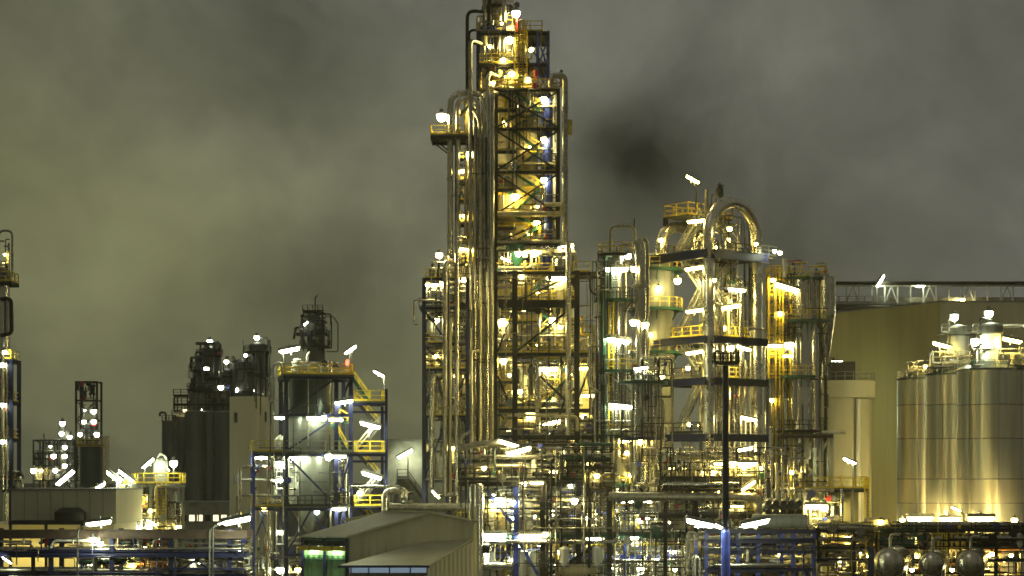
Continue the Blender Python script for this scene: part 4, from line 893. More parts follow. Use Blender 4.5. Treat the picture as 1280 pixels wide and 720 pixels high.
T = Thing('conveyor_gantry', 'long lattice conveyor gantry running above the big hall roof', 'gantry', 1160, 345)
X, Z = T.x, T.z
x0, x1 = X(1036), X(1345)
T.part('gallery_roof', MB().box(x0, x1, -1.8, 1.8, Z(357), Z(353)), 'dark'); T.part('gallery_floor', MB().box(x0, x1, -1.6, 1.6, Z(381), Z(379)), 'grey')
beam(T, (x0, -1.5, Z(358.5)), (x1, -1.5, Z(358.5)), .25, .3, 'white'); beam(T, (x0, -1.5, Z(380)), (x1, -1.5, Z(380)), .25, .3, 'white')
for k, x in enumerate(range(1040, 1345, 16)):
    T.part('post', MB().bar((X(x), -1.5, Z(380)), (X(x), -1.5, Z(358)), .22), 'white'); 
    if k % 3 == 1: brace(T, (X(x), -1.5, Z(380)), (X(x+8), -1.5, Z(359)), .18, 'white'); brace(T, (X(x+8), -1.5, Z(359)), (X(x+16), -1.5, Z(380)), .18, 'white')
for x in range(1048, 1345, 45): T.part('leg', MB().bar((X(x), 0, T.z(377, -45)), (X(x), 0, Z(381)), .5), 'grey')
rail(T, (x0, -1.6, Z(379)), (X(1100), -1.6, Z(379)), 'grey'); drum(T, x0, X(1110), -1.8, Z(386), .5, 'dark')
T.part('belt_cover', MB().box(X(1110), x1, -.7, .7, Z(378), Z(372)), 'galv')
lamps(T, [(1100, 351, -2.2, 'tube', 'cool', 1.7, -1.0), (1150, 357.5, -2, 'tube', 'cool', 1.0), (1203, 375, -2.2, 'bulb', 'neutral', 1.5)])
pipe(T, [T.P(1096, 378, -2), T.P(1096, 352, -2), T.P(1099, 349, -2)], .1, 'white')

# ================================================================== THREE STEEL SILOS
def silo(label, xc, D, r, rim, seed):
    T = Thing('steel_silo', label, 'silo', xc, D, 0, 'stainless silos on the right'); Z = T.z
    z1 = Z(rim); cuts = [0, Z(655), Z(628), Z(598), Z(548), Z(506), z1]
    for a, b in zip(cuts, cuts[1:]):
        if b <= a: continue
        T.part('shell_course', MB().lathe([(r, a), (r, b)], (0,0,0), 64), 'silo' if (cuts.index(b)+seed) % 2 else 'silo2')
        T.part('seam_band', MB().lathe([(r, b-.16), (r+.05, b-.14), (r+.05, b-.02), (r, b)], (0,0,0), 64), 'galv')
    T.part('roof_cone', MB().lathe([(r+.12, z1), (r+.12, z1+.12), (1.3, z1+1.55), (.001, z1+1.7)], (0,0,0), 48), 'darkvessel')
    for k in range(3):
        q2 = -math.pi/2 + (k-1)*.9 + seed*.2
        T.part('seam_strip', MB().bar(((r+.03)*math.cos(q2), (r+.03)*math.sin(q2), 0), ((r+.03)*math.cos(q2), (r+.03)*math.sin(q2), z1), .05), 'galv')
    n = 30; b = MB()
    pts = [(r*.98*math.cos(2*math.pi*k/n), r*.98*math.sin(2*math.pi*k/n)) for k in range(n+1)]
    for p, q2 in zip(pts, pts[1:]):
        for hh in (1.1, .55): b.bar((*p, z1+.1+hh), (*q2, z1+.1+hh), .055)
        b.bar((*p, z1), (*p, z1+1.2), .065)
    T.part('handrail', b, 'galv')
    return T
T1 = silo('nearest stainless silo, at the right edge with a bare pipe at its side', 1238, 250, 4.28, 463, 0)
T2 = silo('middle stainless silo of the three, half hidden by the right-hand one', 1197, 262, 4.28, 469, 1)
T3 = silo('leftmost stainless silo of the three, behind a tall vertical pipe', 1159, 275, 4.28, 474.5, 2)
def top_filter(T, x, y0, y1, r, hat, d):
    v = vessel(T, T.x(x, d), d, T.z(y0, d), T.z(y1, d), r, 'white', 0, 0, 22, 1, 'dust_filter')
    T.part('filter_head', MB().lathe([(r, T.z(y1, d)), (r*1.25, T.z(y1, d)+.1), (r*1.25, T.z(y1, d)+1.0), (r*1.1, T.z(y1, d)+1.3), (.001, T.z(y1, d)+1.6)], (T.x(x, d), d, 0), 22), hat, v)
    return v
top_filter(T1, 1238, 456, 418, 1.35, 'grey', -1.0); top_filter(T2, 1199, 450, 420, 1.3, 'grey', -1.0)
for T, a, b in ((T1, 1250, 1274), (T2, 1166, 1212)):
    rail(T, (T.x(a, -3), -3, T.z(460 if T is T1 else 456)), (T.x(b, -3), -3, T.z(460 if T is T1 else 456)), 'galv', 1.6)
clutter(T1, T1.x(1210), T1.x(1276), -3, -.5, T1.z(458), T1.z(432), 20, 220, .05, .14, mats=['white','galv','steel','clad'])
clutter(T2, T2.x(1170), T2.x(1215), -3, -.5, T2.z(458), T2.z(440), 16, 221, .05, .14, mats=['white','galv','steel','clad'])
clutter(T3, T3.x(1130), T3.x(1180), -3, -.5, T3.z(468), T3.z(452), 12, 222, .05, .12, mats=['white','galv','steel'])
floor(T2, T2.x(1160), T2.x(1224), -3.2, 1, T2.z(459), 'grate'); floor(T1, T1.x(1210), T1.x(1276), -3.2, 1, T1.z(458), 'grate')
floor(T2, T2.x(1172), T2.x(1222), -2.4, 1, T2.z(417), 'grey', .2, 'upper_platform'); rail(T2, (T2.x(1172), -2.4, T2.z(417)), (T2.x(1182), -2.4, T2.z(417)), 'white'); rail(T2, (T2.x(1211), -2.4, T2.z(417)), (T2.x(1222), -2.4, T2.z(417)), 'white')
pipe(T1, [(T1.x(1250), -1.6, T1.z(409)), (T1.x(1276), -1.8, T1.z(409)), (T1.x(1277), -4.4, T1.z(412)), (T1.x(1277), -4.4, 0)], .22, 'white')
pipe(T3, [(T3.x(1166), -3.6, T3.z(440)), (T3.x(1160), -4.3, T3.z(437)), (T3.x(1153), -4.8, T3.z(448)), (T3.x(1153), -4.8, 0)], .38, 'steel', 14, 1.0, 'filling_pipe')
pipe(T2, [(T2.x(1190), -1.5, T2.z(404)), (T2.x(1182), -1.5, T2.z(400)), (T2.x(1182), -1.5, T2.z(440))], .14, 'galv'); pipe(T1, [(T1.x(1236), -1.5, T1.z(402)), (T1.x(1222), -1.5, T1.z(398)), (T1.x(1222), -1.5, T1.z(420))], .14, 'dark')
lamps(T1, [(1236, 392, -1.5, 'bulb', 'cool', 1.9), (1265, 425, -3.2, 'tube', 'warm', 1.7, .2), (1219, 427, -3.2, 'bulb', 'cool', 1.9), (1226, 647.5, -11, 'tube', 'flood', 2.3), (1268, 650, -10, 'bulb', 'flood', 1.4)])
lamps(T2, [(1193, 396, -1.5, 'bulb', 'cool', 1.9), (1177, 431, -3.4, 'tube', 'warm', 1.7, .25), (1187, 648, -16, 'tube', 'flood', 1.8)])
lamps(T3, [(1150, 647.5, -19, 'tube', 'flood', 2.4), (1128, 650, -16, 'bulb', 'flood', 1.2), (1157, 458, -4.4, 'bulb', 'warm', 1.0)])
pipe(T1, [T1.P(1236, 402, -1.5), T1.P(1236, 393, -1.4)], .1, 'grey'); pipe(T2, [T2.P(1193, 408, -1.5), T2.P(1193, 397, -1.4)], .1, 'grey')

# ================================================================== RIGHT PIPE RACK and the three lying vessels
T = Thing('right_pipe_rack', 'low crowded pipe rack along the bottom right under the silos', 'pipe rack', 1150, 184)
X, Z = T.x, T.z
yf, yb = -1.5, 4
for x in range(1020, 1285, 44):
    for y in (yf, yb): column(T, (X(x), y, 0), (X(x), y, Z(660)), .3, 'navy')
for py, m in ((662, 'dark'), (684, 'dark'), (699, 'navy')):
    for y in (yf, yb): beam(T, (X(1016), y-.22, Z(py)), (X(1290), y-.22, Z(py)), .22, .3, m)
for k in range(9): pipe(T, [(X(1018), yf+.4+.55*k, Z(660)), (X(1290), yf+.4+.55*k, Z(660))], (.1, .16, .22)[k % 3], ('galv', 'steel', 'cream', 'grey')[k % 4])
for k in range(8): pipe(T, [(X(1018), yf+.4+.6*k, Z(681)), (X(1290), yf+.4+.6*k, Z(681))], (.16, .1, .2)[k % 3], ('steel', 'galv', 'cream')[k % 3])
deck(T, X(1096), X(1138), yf-.6, yf+1.4, Z(676), 'f', 'green', 'green', .25); rail(T, (X(1160), yf-.3, Z(684)), (X(1200), yf-.3, Z(684)), 'yellow', 1.4, .6)
for x in (1078, 1083, 1089, 1094): T.part('post', MB().bar((X(x), yf-.3, 0), (X(x), yf-.3, Z(662)), .14), 'yellow')
for x in (1166, 1172, 1178, 1184, 1190, 1197): T.part('post', MB().bar((X(x), yf-.35, 0), (X(x), yf-.35, Z(668)), .12), 'yellow')
clutter(T, X(1018), X(1280), yf-.2, yf+2.2, Z(684), Z(655), 90, 230, .05, .15, mats=PIPE_M+['yellow','cream']); clutter(T, X(1018), X(1100), yf-.2, yf+2, Z(722), Z(686), 34, 231, .05, .15)
clutter(T, X(1130), X(1280), yf+1.5, yf+3.5, Z(722), Z(686), 34, 232, .05, .14, mats=PIPE_M+['rust','orange'])
conduits(T, X(1016), X(1285), yf-.5, Z(720), Z(652), 90, 413)
drum(T, X(1080), X(1106), yf+.3, Z(653), .5, 'cream'); T.part('switch_cabinet', MB().box(X(1258), X(1268), yf-.4, yf+.6, Z(684), Z(658)), 'navy')
T.part('spreader_beam', MB().box(X(1185), X(1272), yf-.5, yf-.3, Z(663), Z(661)), 'navy'); drum(T, X(1215), X(1240), yf-.2, Z(678), .35, 'dark')
lamps(T, [(1101, 652, yf-.3, 'bulb', 'warm', .9), (1060, 672, yf+.8, 'bulb', 'warm', .8), (1120, 690, yf+2, 'bulb', 'warm', 1.0), (1180, 692, yf+1.2, 'bulb', 'warm', 1.0), (1240, 692, yf+1.2, 'bulb', 'warm', .9), (1050, 700, yf+1.2, 'bulb', 'neutral', .8), (1145, 670, yf+1.2, 'bulb', 'warm', .9), (1220, 668, yf+1.5, 'bulb', 'warm', .9), (1030, 662, yf+.6, 'bulb', 'warm', .8), (1075, 690, yf+.4, 'bulb', 'warm', .8), (1140, 712, yf-6.5, 'bulb', 'neutral', .7), (1190, 712, yf-6.5, 'bulb', 'neutral', .7), (1255, 700, yf+.6, 'bulb', 'warm', .8), (1270, 670, yf+1, 'bulb', 'warm', .8)])  # bulbs inside the rack are added to brighten it
lamps(T, [(x, y, yf+2.6, 'bulb', 'warm', .7) for y in (671, 694) for x in (1028, 1056, 1084, 1112, 1146, 1176, 1206, 1236, 1264)])  # rows of added fill lamps hidden among the pipes
for label, x, y, px_r, ex in (('largest lying vessel with a round steel head at the bottom right', 1112, 704, 19, 1), ('smallest lying vessel head, the middle one of three at the bottom right', 1165, 704, 14.5, 0), ('rightmost lying vessel with a bright round head at the bottom right', 1213, 704, 16.5, 0)):
    V = Thing('lying_vessel', label, 'vessel', x, 172, R(-17)); r = V.m(px_r)
    zc = V.z(y)
    V.part('shell', MB().lathe([(r, -1.0), (r, 7)], (0, 0, zc), 32, 'y'), 'clad')
    V.part('head', MB().lathe([(.001, -1.0-r*.5)] + [(r*math.sin(a), -1.0-r*.5*math.cos(a)) for a in (math.pi/2*k/6 for k in range(1, 7))], (0, 0, zc), 32, 'y'), 'steel')
    V.part('head_flange', MB().lathe([(r, -1.0), (r+.09, -1.0), (r+.09, -.8), (r, -.8)], (0, 0, zc), 32, 'y'), 'galv')
    V.part('saddle', MB().box(-r*.8, r*.8, .2, .7, 0, zc-r*.55), 'concrete'); V.part('saddle', MB().box(-r*.8, r*.8, 4.2, 4.7, 0, zc-r*.55), 'concrete')
    pipe(V, [(0, .6, zc+r*.9), (0, .6, zc+r+1.2), (.8, .6, zc+r+1.2)], .14, 'galv')
    if ex: V.part('side_plate', MB().box(-r*1.25, -r*.85, -2.0, -1.8, zc-2, zc+r*1.1), 'navy')

# ================================================================== SILO IN A STEEL FRAME
T = Thing('framed_silo', 'dark steel silo with conical bottom held in a navy steel frame with yellow railings', 'silo', 390, 202, R(12))
X, Z = T.x, T.z
def fr(x, y, d=0): return T.P(x, y, d)
w2, d2 = 3.35, 3.1
cx, cyy = .35, 0
xs = [cx-w2, cx+.55*w2, cx+w2]; yf, yb = -d2, d2
xsil = -.1
vessel(T, xsil, 0, Z(634), Z(476), 2.25, 'darkvessel', .2, 0, 40, 4, 'silo_shell')
T.part('silo_cone', MB().lathe([(2.25, Z(634)), (.4, Z(668)), (.4, Z(680)), (.001, Z(680))], (xsil, 0, 0), 36), 'greyclad')
T.part('lower_jacket', MB().lathe([(2.25, Z(632)), (2.31, Z(632)), (2.31, Z(524)), (2.25, Z(524))], (xsil, 0, 0), 40), 'greyclad')
lv = [Z(q) for q in (690, 632, 565, 518, 470)]
frame(T, xs, [yf, yb], lv, .40, .34, 'navy', front_brace=[(0, 4, '/'), (0, 3, '/'), (0, 2, '\\'), (1, 4, '/'), (1, 2, '/'), (0, 1, 'A'), (1, 1, 'A')], ztop=Z(468))
for x0, z0, z1 in ((xs[0], 470, 565), (xs[0], 565, 632)): brace(T, (x0, yf, Z(z1)), (x0, yb, Z(z0)-.3), .2, 'navy')
deck(T, xs[0]-.3, xs[2]+.3, yf-.3, yb+.3, Z(470), 'flrb', 'yellow', 'navy', .3); rail(T, (xs[0], yf+.3, Z(470)), (xs[2], yf+.3, Z(470)), h=.7)
for py in (565, 632): deck(T, xs[0]-.3, xs[2]+.3, yf-.3, yb+.3, Z(py), 'f', 'grey' if py == 565 else 'dark', 'navy', .3)
# head gear
pipe(T, [fr(342, 520, -2.6), fr(342, 455, -2.6), fr(352, 453, -2.6), fr(354, 470, -2.6)], .16, 'white'); pipe(T, [fr(385, 470, -2.6), fr(387, 455, -2.6), fr(399, 455, -2.6), fr(401, 470, -2.6)], .16, 'white')
vessel(T, fr(371, 470, 0).x, 0, Z(466), Z(450), .45, 'grey', .3, 0, 14, 1, 'pot'); pipe(T, [fr(384, 466, 0), fr(384, 444, 0), fr(387, 440, 0)], .14, 'galv'); clutter(T, xs[0]+1, xs[2]-1, -1.5, 1.5, Z(469), Z(452), 10, 240, .05, .12)
T.part('warning_light', MB().lathe([(.12, -.3), (.16, 0), (.1, .25), (.001, .3)], fr(434, 453, -2.8), 10), 'redlamp')
# stair tower on the right
sx0, sx1 = fr(440, 600, -2).x, fr(484, 600, -2).x; sy0, sy1 = yf+.2, yf+3.2
for x in (sx1,):
    for y in (sy0, sy1): column(T, (x, y, 0), (x, y, Z(487)), .28, 'navy')
for py, s_ in ((502, 'fr'), (565, 'fr'), (632, 'fr')): deck(T, sx0+.2, sx1, sy0, sy1, Z(py), s_, 'yellow', 'navy', .26)
for py in (516, 577): beam(T, (sx0, sy0, Z(py)), (sx1, sy0, Z(py)), .2, .24, 'navy')
for a, b, k in ((565, 533, 0), (533, 502, 1), (632, 598, 0), (598, 565, 1), (502, 470, 2), (690, 660, 0), (660, 632, 1)):
    if k == 2: stair(T, (sx0+1.8, sy0+.7, Z(a)), (sx0-.1, sy0+.7, Z(b)), .8, 'green')
    else: stair(T, ((sx0+.7) if k == 0 else sx1-.6, sy0+.7+k*1.2, Z(a)), (sx1-.6 if k == 0 else sx0+.7, sy0+.7+k*1.2, Z(b)), .8, 'dark', 'yellow' if k else 'galv')
stair(T, (xs[2]-1.9, yf+.9, Z(518)), (xs[2]-.2, yf+.9, Z(556)+2.2), .7, 'green'); stair(T, (xs[2]-.3, yf+.9, Z(565)), (xs[2]-1.9, yf+.9, Z(530)), .7, 'green'); rail(T, (xs[1]+.3, yf+.6, Z(565)), (xs[2], yf+.6, Z(565)))
# pipe annex on the left
ax0, ax1 = fr(313, 600, -2).x, xs[0]-.4
for py in (565, 632): deck(T, ax0, ax1, yf-.1, yf+2.6, Z(py), 'fl', 'yellow', 'navy', .25)
for y in (yf, yf+2.5): column(T, (ax0+.15, y, 0), (ax0+.15, y, Z(565)), .26, 'blue')
pipe(T, [fr(336, 478, -3.4), fr(336, 720, -3.4)], .2, 'steel'); pipe(T, [fr(300, 700, -2.4), fr(300, 583, -2.4), fr(335, 583, -2.4)], .18, 'galv'); pipe(T, [fr(302, 600, -2.4), fr(340, 600, -2.4)], .16, 'white'); pipe(T, [fr(302, 619, -2.4), fr(340, 619, -2.4)], .14, 'galv'); pipe(T, [fr(352, 545, -2.5), fr(344, 550, -2.5), fr(344, 620, -2.5)], .2, 'white')
for a, b in (((316, 680), (332, 640)), ((325, 640), (338, 685)), ((316, 600), (330, 566))): brace(T, fr(*a, -2.9), fr(*b, -2.9), .16, 'blue')
vessel(T, fr(352, 565, -1.5).x, -1.6, Z(563), Z(548), .5, 'white', .4, .3, 16); vessel(T, fr(424, 565, -1.5).x, -1.2, Z(630), Z(570), .55, 'clad', .4, .3, 16, 2)
clutter(T, ax0+.3, xs[0]+1.2, yf+.2, yf+1.6, Z(632), Z(566), 20, 241, .05, .13, mats=PIPE_M+['blue']); clutter(T, xs[1], xs[2], yf+.2, yf+1.4, Z(632), Z(566), 16, 242, .05, .13, mats=PIPE_M+['blue']); clutter(T, xs[0], xs[2], yf+.3, yf+2, Z(720), Z(672), 26, 243, .05, .15); clutter(T, ax0, xs[0], yf+.2, yf+2, Z(720), Z(634), 16, 244, .05, .14)
conduits(T, ax0, xs[2], yf-.35, Z(700), Z(475), 34, 415)
lamps(T, [(351, 522, -3.4, 'tube', 'cool', .9), (394, 522, -3.5, 'tube', 'cool', 1.2), (404.5, 522, -3.5, 'bulb', 'cool', 1.1), (420, 525, -2.8, 'tube', 'cool', 1.0), (430, 502, -3.2, 'tube', 'cool', 1.3, -.15), (353, 580, -3.4, 'bulb', 'cool', 1.8), (327, 572, -3.2, 'tube', 'cool', .9), (358, 571, -3.4, 'bulb', 'cool', .9), (372, 572, -3.5, 'tube', 'cool', 1.4), (411, 571, -3.2, 'bulb', 'cool', 1.3), (424, 570.5, -2.9, 'tube', 'cool', 1.0),
          (463, 531, -2.6, 'tube', 'cool', 1.5, .25), (465, 594, -2.6, 'tube', 'cool', 1.5, .3), (450, 616, -2.4, 'bulb', 'cool', 1.0), (424, 636, -3.2, 'tube', 'cool', 1.0), (330, 636, -3.0, 'bulb', 'warm', .9), (362, 437, -1, 'tube', 'cool', 1.5, -.2), (438, 437, -1, 'tube', 'cool', 1.0, -.6), (474, 467, -1.5, 'tube', 'cool', .9, .5), (350, 600, -2.6, 'tube', 'cool', 1.1), (350, 712, -3, 'bulb', 'cool', 1.4), (372, 712, -3, 'bulb', 'warm', 1.0), (350, 665, -2.2, 'bulb', 'cool', .9), (396, 640, -3.0, 'bulb', 'cool', .9), (388, 500, 3.4, 'bulb', 'cool', .8)])
for a, b in (((352, 470), (354, 438)), ((437, 470), (438, 440)), ((481, 487), (479, 466))): pipe(T, [fr(*a, -1.2), fr(b[0], b[1]+1, -1.1)], .09, 'grey')

# ================================================================== HALL WITH PITCHED ROOFS
T = Thing('workshop_hall', 'low workshop hall with corrugated beige walls and sloping roofs at the bottom centre', 'building', 470, 172)
X, Z = T.x, T.z
def corr(name, a, b, zlo, ztopf, m, pitch=.36, dep=.07):
    """corrugated sheet wall from a to b; ztopf(t) gives the top edge"""
    a, b = Vector(a), Vector(b); n = max(2, int((b-a).length/pitch)*2); mb = MB(); nn = Vector(((b-a).y, -(b-a).x, 0)).normalized()
    vs = []
    for k in range(n+1):
        t = k/n; p = a.lerp(b, t) + nn*(dep if k % 4 in (1, 2) else 0); vs += [(p.x, p.y, zlo), (p.x, p.y, ztopf(t))]
    return T.part(name, mb.add(vs, [(2*k, 2*k+2, 2*k+3, 2*k+1) for k in range(n)]), m)
def quad(name, pts, m, th=.1):
    P = [Vector(p) for p in pts]; Q = [p - Vector((0,0,th)) for p in P]
    return T.part(name, MB().add(P+Q, [(0,1,2,3),(7,6,5,4),(0,4,5,1),(1,5,6,2),(2,6,7,3),(3,7,4,0)]), m)
# upper volume: gable face between x=436 and x=588, ridge at 528
xa, xr, xb = X(435.5), X(538), X(592)
corr('gable_wall', (xa, 0, 0), (xb, 0, 0), 0, lambda t: (Z(672)+(Z(640.5)-Z(672))*min(1, t/((xr-xa)/(xb-xa)))) if t < (xr-xa)/(xb-xa) else Z(640.5)+(Z(652)-Z(640.5))*((t-(xr-xa)/(xb-xa))/(1-(xr-xa)/(xb-xa))), 'hallwall')
V = Vector((-4.4, 3.0, 0))
ze, zr, zo = Z(671), Z(640), Z(652)
A, Bq, E = Vector((xa-.15, -.3, ze)), Vector((xr, -.3, zr)), Vector((xb+.5, -.3, zo))
quad('roof_slope', [A, Bq, Bq+V, A+V], 'roof'); quad('roof_slope', [Bq+Vector((.02,0,0)), E, E+V*3, Bq+V+Vector((.02,0,0))], 'roof')
T.part('ridge_cap', MB().bar(Bq+Vector((0,0,.05)), Bq+V+Vector((0,0,.05)), .3, .1), 'roof'); T.part('verge_trim', MB().bar(A+Vector((0,-.06,-.02)), Bq+Vector((0,-.06,-.02)), .06, .2).bar(Bq+Vector((0,-.06,-.02)), E+Vector((0,-.06,-.02)), .06, .2), 'hallwall')
u = V.normalized(); nn = Vector((-u.y, u.x, 0)); nn = nn if nn.y < 0 else -nn          # outward normal of the long side
a0, a1 = Vector((xa, 0, 0)), Vector((xa, 0, 0)) + V
def strip(name, z0, z1, o, th, m):
    p, q2 = a0+nn*o, a1+nn*o; r_ = nn*th
    return T.part(name, MB().add([(v.x, v.y, z) for z in (z0, z1) for v in (p, q2, q2+r_, p+r_)], [(0,3,2,1),(4,5,6,7),(0,1,5,4),(1,2,6,5),(2,3,7,6),(3,0,4,7)]), m)
strip('eave_beam', Z(675.5), Z(672.5), .05, .25, 'green'); strip('window_band', Z(682.5), Z(676), 0, .06, 'glassdark'); strip('fascia', Z(689), Z(683.5), .45, .08, 'yellow')
corr('green_wall', tuple(a1+nn*.02), tuple(a0+nn*.02), 0, lambda t: Z(683), 'greenwall', .28, .05)
for k in (0, .48, .97):
    p = a0.lerp(a1, k) + nn*.25; T.part('post', MB().bar((p.x, p.y, 0), (p.x, p.y, Z(673)), .26), 'navy')
strip('wall_rail', Z(702), Z(700), .1, .1, 'green'); strip('wall_rail', Z(696), Z(695), .1, .1, 'green')
T.part('back_wall', MB().add([(a1.x, a1.y, 0), (a1.x+13, a1.y, 0), (a1.x+13, a1.y, ze), (a1.x, a1.y, ze)], [(0,1,2,3)]), 'hallwall')
# front lower roof sweeping to the right
quad('front_roof', [(X(434), -9, Z(707, -9)+.0), (X(536, -9), -9, Z(707, -9)), (X(590), -.12, Z(674)), (X(532), -.12, Z(677))], 'roof')
corr('front_wall', (X(532, -9), -8.6, 0), (X(592), -.4, 0), 0, lambda t: Z(708, -9) + (Z(676)-Z(708, -9))*t, 'hallwall', .4, .06)
T.part('window_band', MB().box(X(437, -9), X(534, -9), -9.0, -8.7, Z(716, -9), Z(709, -9)), 'litblue')
for x in (438, 460, 486, 512, 533): T.part('window_mullion', MB().box(X(x, -9), X(x, -9)+.12, -9.06, -9.0, Z(716, -9), Z(709, -9)), 'blue')
T.part('lower_wall', MB().box(X(437, -9), X(534, -9), -8.9, -8.7, 0, Z(716, -9)), 'rust')
T.part('gutter', MB().bar((X(434), -9.2, Z(708, -9)), (X(537, -9), -9.2, Z(708, -9)), .2), 'navy')
for k in (.25, .75):
    p = a0.lerp(a1, k) + nn*.3; lamp(T, (p.x, p.y, Z(686)), 'tube', 'greenlamp', 1.0, math.atan2(V.y, V.x))

# ================================================================== BACK WALL BUILDING and its lamp, pipe bridge behind the hall
T = Thing('grey_back_building', 'plain grey concrete building with an outside stair behind the workshop hall', 'building', 515, 262)
X, Z = T.x, T.z
T.part('wall', MB().box(X(484), X(560), 0, 12, 0, Z(551)), 'concrete'); T.part('parapet', MB().box(X(483), X(561), -.2, 12.1, Z(551), Z(549)), 'grey')
for k in range(1, 6): T.part('joint', MB().box(X(484+k*11), X(484+k*11)+.06, -.05, 0, 0, Z(552)), 'grey')
stair(T, (X(530), -1, Z(625)), (X(510), -1, Z(597)), 1.0, 'dark', 'dark'); deck(T, X(497), X(511), -1.6, -.2, Z(597), 'f', 'dark', 'dark', .2)
lamps(T, [(506, 567, -2.4, 'tube', 'cool', 1.6, -.5)]); pipe(T, [T.P(510, 597, -2), T.P(510, 570, -2), T.P(507, 566, -2.2)], .08, 'dark')
T = Thing('overhead_pipe_bridge', 'horizontal pipes with a tall hooked pipe behind the workshop hall ridge', 'pipe rack', 520, 198)
X, Z = T.x, T.z
pipe(T, [(X(481), 0, 0), (X(481), 0, Z(613)), (X(506), 0, Z(613)), (X(506), 0, Z(622))], .36, 'steel', 14, .9); 
for py, r, y in ((634, .32, 0), (637, .22, .8), (631, .16, 1.4)): pipe(T, [(X(486), y, Z(py)), (X(596), y, Z(py))], r, 'galv', 12)
pipe(T, [(X(438), .4, Z(608.5)), (X(500), .4, Z(608.5))], .17, 'clad'); 
for x in (488, 524, 562, 592): column(T, (X(x), .4, 0), (X(x), .4, Z(638)), .35, 'dark'); beam(T, (X(x), -.6, Z(640)), (X(x), 2, Z(640)), .3, .3, 'dark')
rail(T, (X(570), .2, Z(650)), (X(592), .2, Z(650)), 'yellow', 1.4, .5); floor(T, X(568), X(594), .1, 1.6, Z(650))
clutter(T, X(488), X(516), .2, 1.6, Z(640), Z(616), 8, 250, .05, .12, mats=['dark','galv'])

# ================================================================== TALL BEIGE BUILDING
T = Thing('tall_beige_building', 'tall narrow beige building beside the dark silos', 'building', 322, 268)
zt = T.z(495)
A = Vector((0,0,0)); Bl = T.P(287.5, 600, 2.4); Br = T.P(341, 600, 6)
for a, b, m, n in ((Bl, A, 'creamwall', 3), (A, Br, 'creamwall', 2)):
    a, b = Vector((a.x, a.y, 0)), Vector((b.x, b.y, 0)); d = (b-a)/n; u = d.normalized(); nn = Vector((u.y, -u.x, 0))
    for k in range(n):
        p, q2 = a+d*k+u*.02, a+d*(k+1)-u*.02; vs = [p, q2, q2, p, p+nn*.12, q2+nn*.12, q2+nn*.12, p+nn*.12]; zz = (0, 0, zt, zt)*2
        T.part('wall_panel', MB().add([(v.x, v.y, z) for v, z in zip(vs, zz)], [(3,2,1,0),(4,5,6,7),(0,4,7,3),(1,2,6,5),(3,7,6,2)]), m)
T.part('roof', MB().add([(Bl.x, Bl.y, zt-.1), (0, 0, zt-.1), (Br.x, Br.y, zt-.1), (Br.x, 14, zt-.1), (Bl.x, 14, zt-.1)], [(0,1,2,3,4)]), 'concrete')
T.part('side_wall', MB().add([(Bl.x, Bl.y, 0), (Bl.x, 14, 0), (Bl.x, 14, zt-.1), (Bl.x, Bl.y, zt-.1)], [(0,1,2,3)]), 'beige')
for x, y in ((295.5, 522), (307, 560), (295.5, 600)):
    p = T.P(x, y, 1.75); fo = T.part('window', MB().box(p.x-.36, p.x+.36, p.y-.12, p.y+.5, p.z-.75, p.z+.75), 'grey')
    T.part('pane', MB().box(p.x-.28, p.x+.28, p.y-.16, p.y-.1, p.z-.66, p.z+.66), 'glassdark', fo)
p = T.P(331, 521, 2.6); fo = T.part('window', MB().box(p.x-.36, p.x+.36, p.y-.12, p.y+.6, p.z-.75, p.z+.75), 'grey'); T.part('pane', MB().box(p.x-.28, p.x+.28, p.y-.16, p.y-.1, p.z-.66, p.z+.66), 'glassdark', fo)
T.part('air_duct', MB().box(T.P(297, 640, 2).x, T.P(302, 640, 2).x, .6, 1.2, 0, T.z(620)), 'grey')

# ================================================================== DARK SILOS and the distant columns behind
for i, (x, r, top, lab) in enumerate(((212, 1.35, 527, 'leftmost slim dark silo with a hooked pipe on top'), (226, 1.6, 521, 'second dark silo from the left, beside the hooked pipe one'), (243, 1.7, 515, 'third dark silo from the left, under the railed head house'), (262, 1.75, 515, 'fourth dark silo from the left, below the tall lamp-topped column'), (280, 1.7, 515, 'rightmost dark silo next to the tall beige building'))):
    S = Thing('dark_silo', lab, 'silo', x, 338 + (i % 2)*1.5, 0, 'dark silos left of the beige building')
    vessel(S, 0, 0, 0, S.z(top), r, 'darksilo', .15, 0, 26, 3, 'silo_shell')
    pipe(S, [(r*.8, -r*.9, 0), (r*.8, -r*.9, S.z(top)+.6)], .12, 'darksilo'); rail(S, (-r*.9, -r*.5, S.z(top)), (r*.9, -r*.5, S.z(top)), 'dark')
    if i == 0: pipe(S, [(-r*.4, -.5, S.z(top)), (-r*.4, -.5, S.z(top)+1.6), (-r*1.2, -.5, S.z(top)+1.6), (-r*1.2, -.5, S.z(top)+.9)], .2, 'dark', bend=.5)
T = Thing('silo_head_house', 'dark open steel head house on top of the dark silos', 'structure', 246, 340)
X, Z = T.x, T.z
for x in (220, 236, 250, 270, 288):
    for y in (-1.5, 1.5): column(T, (X(x), y, Z(516)), (X(x), y, Z(495 if x < 237 else 488)), .22, 'dark')
for py, a, b in ((495, 219, 237), (506, 219, 289), (488, 236, 289), (514, 219, 289)): floor(T, X(a), X(b), -1.7, 1.7, Z(py), 'dark'); rail(T, (X(a), -1.7, Z(py)), (X(b), -1.7, Z(py)), 'dark')
clutter(T, X(238), X(288), -1.5, 1.5, Z(514), Z(480), 30, 260, .08, .22, mats=['darksilo','dark','grey'])
T.part('cabin', MB().box(X(238), X(256), -1.2, 1.2, Z(513), Z(490)), 'darksilo')
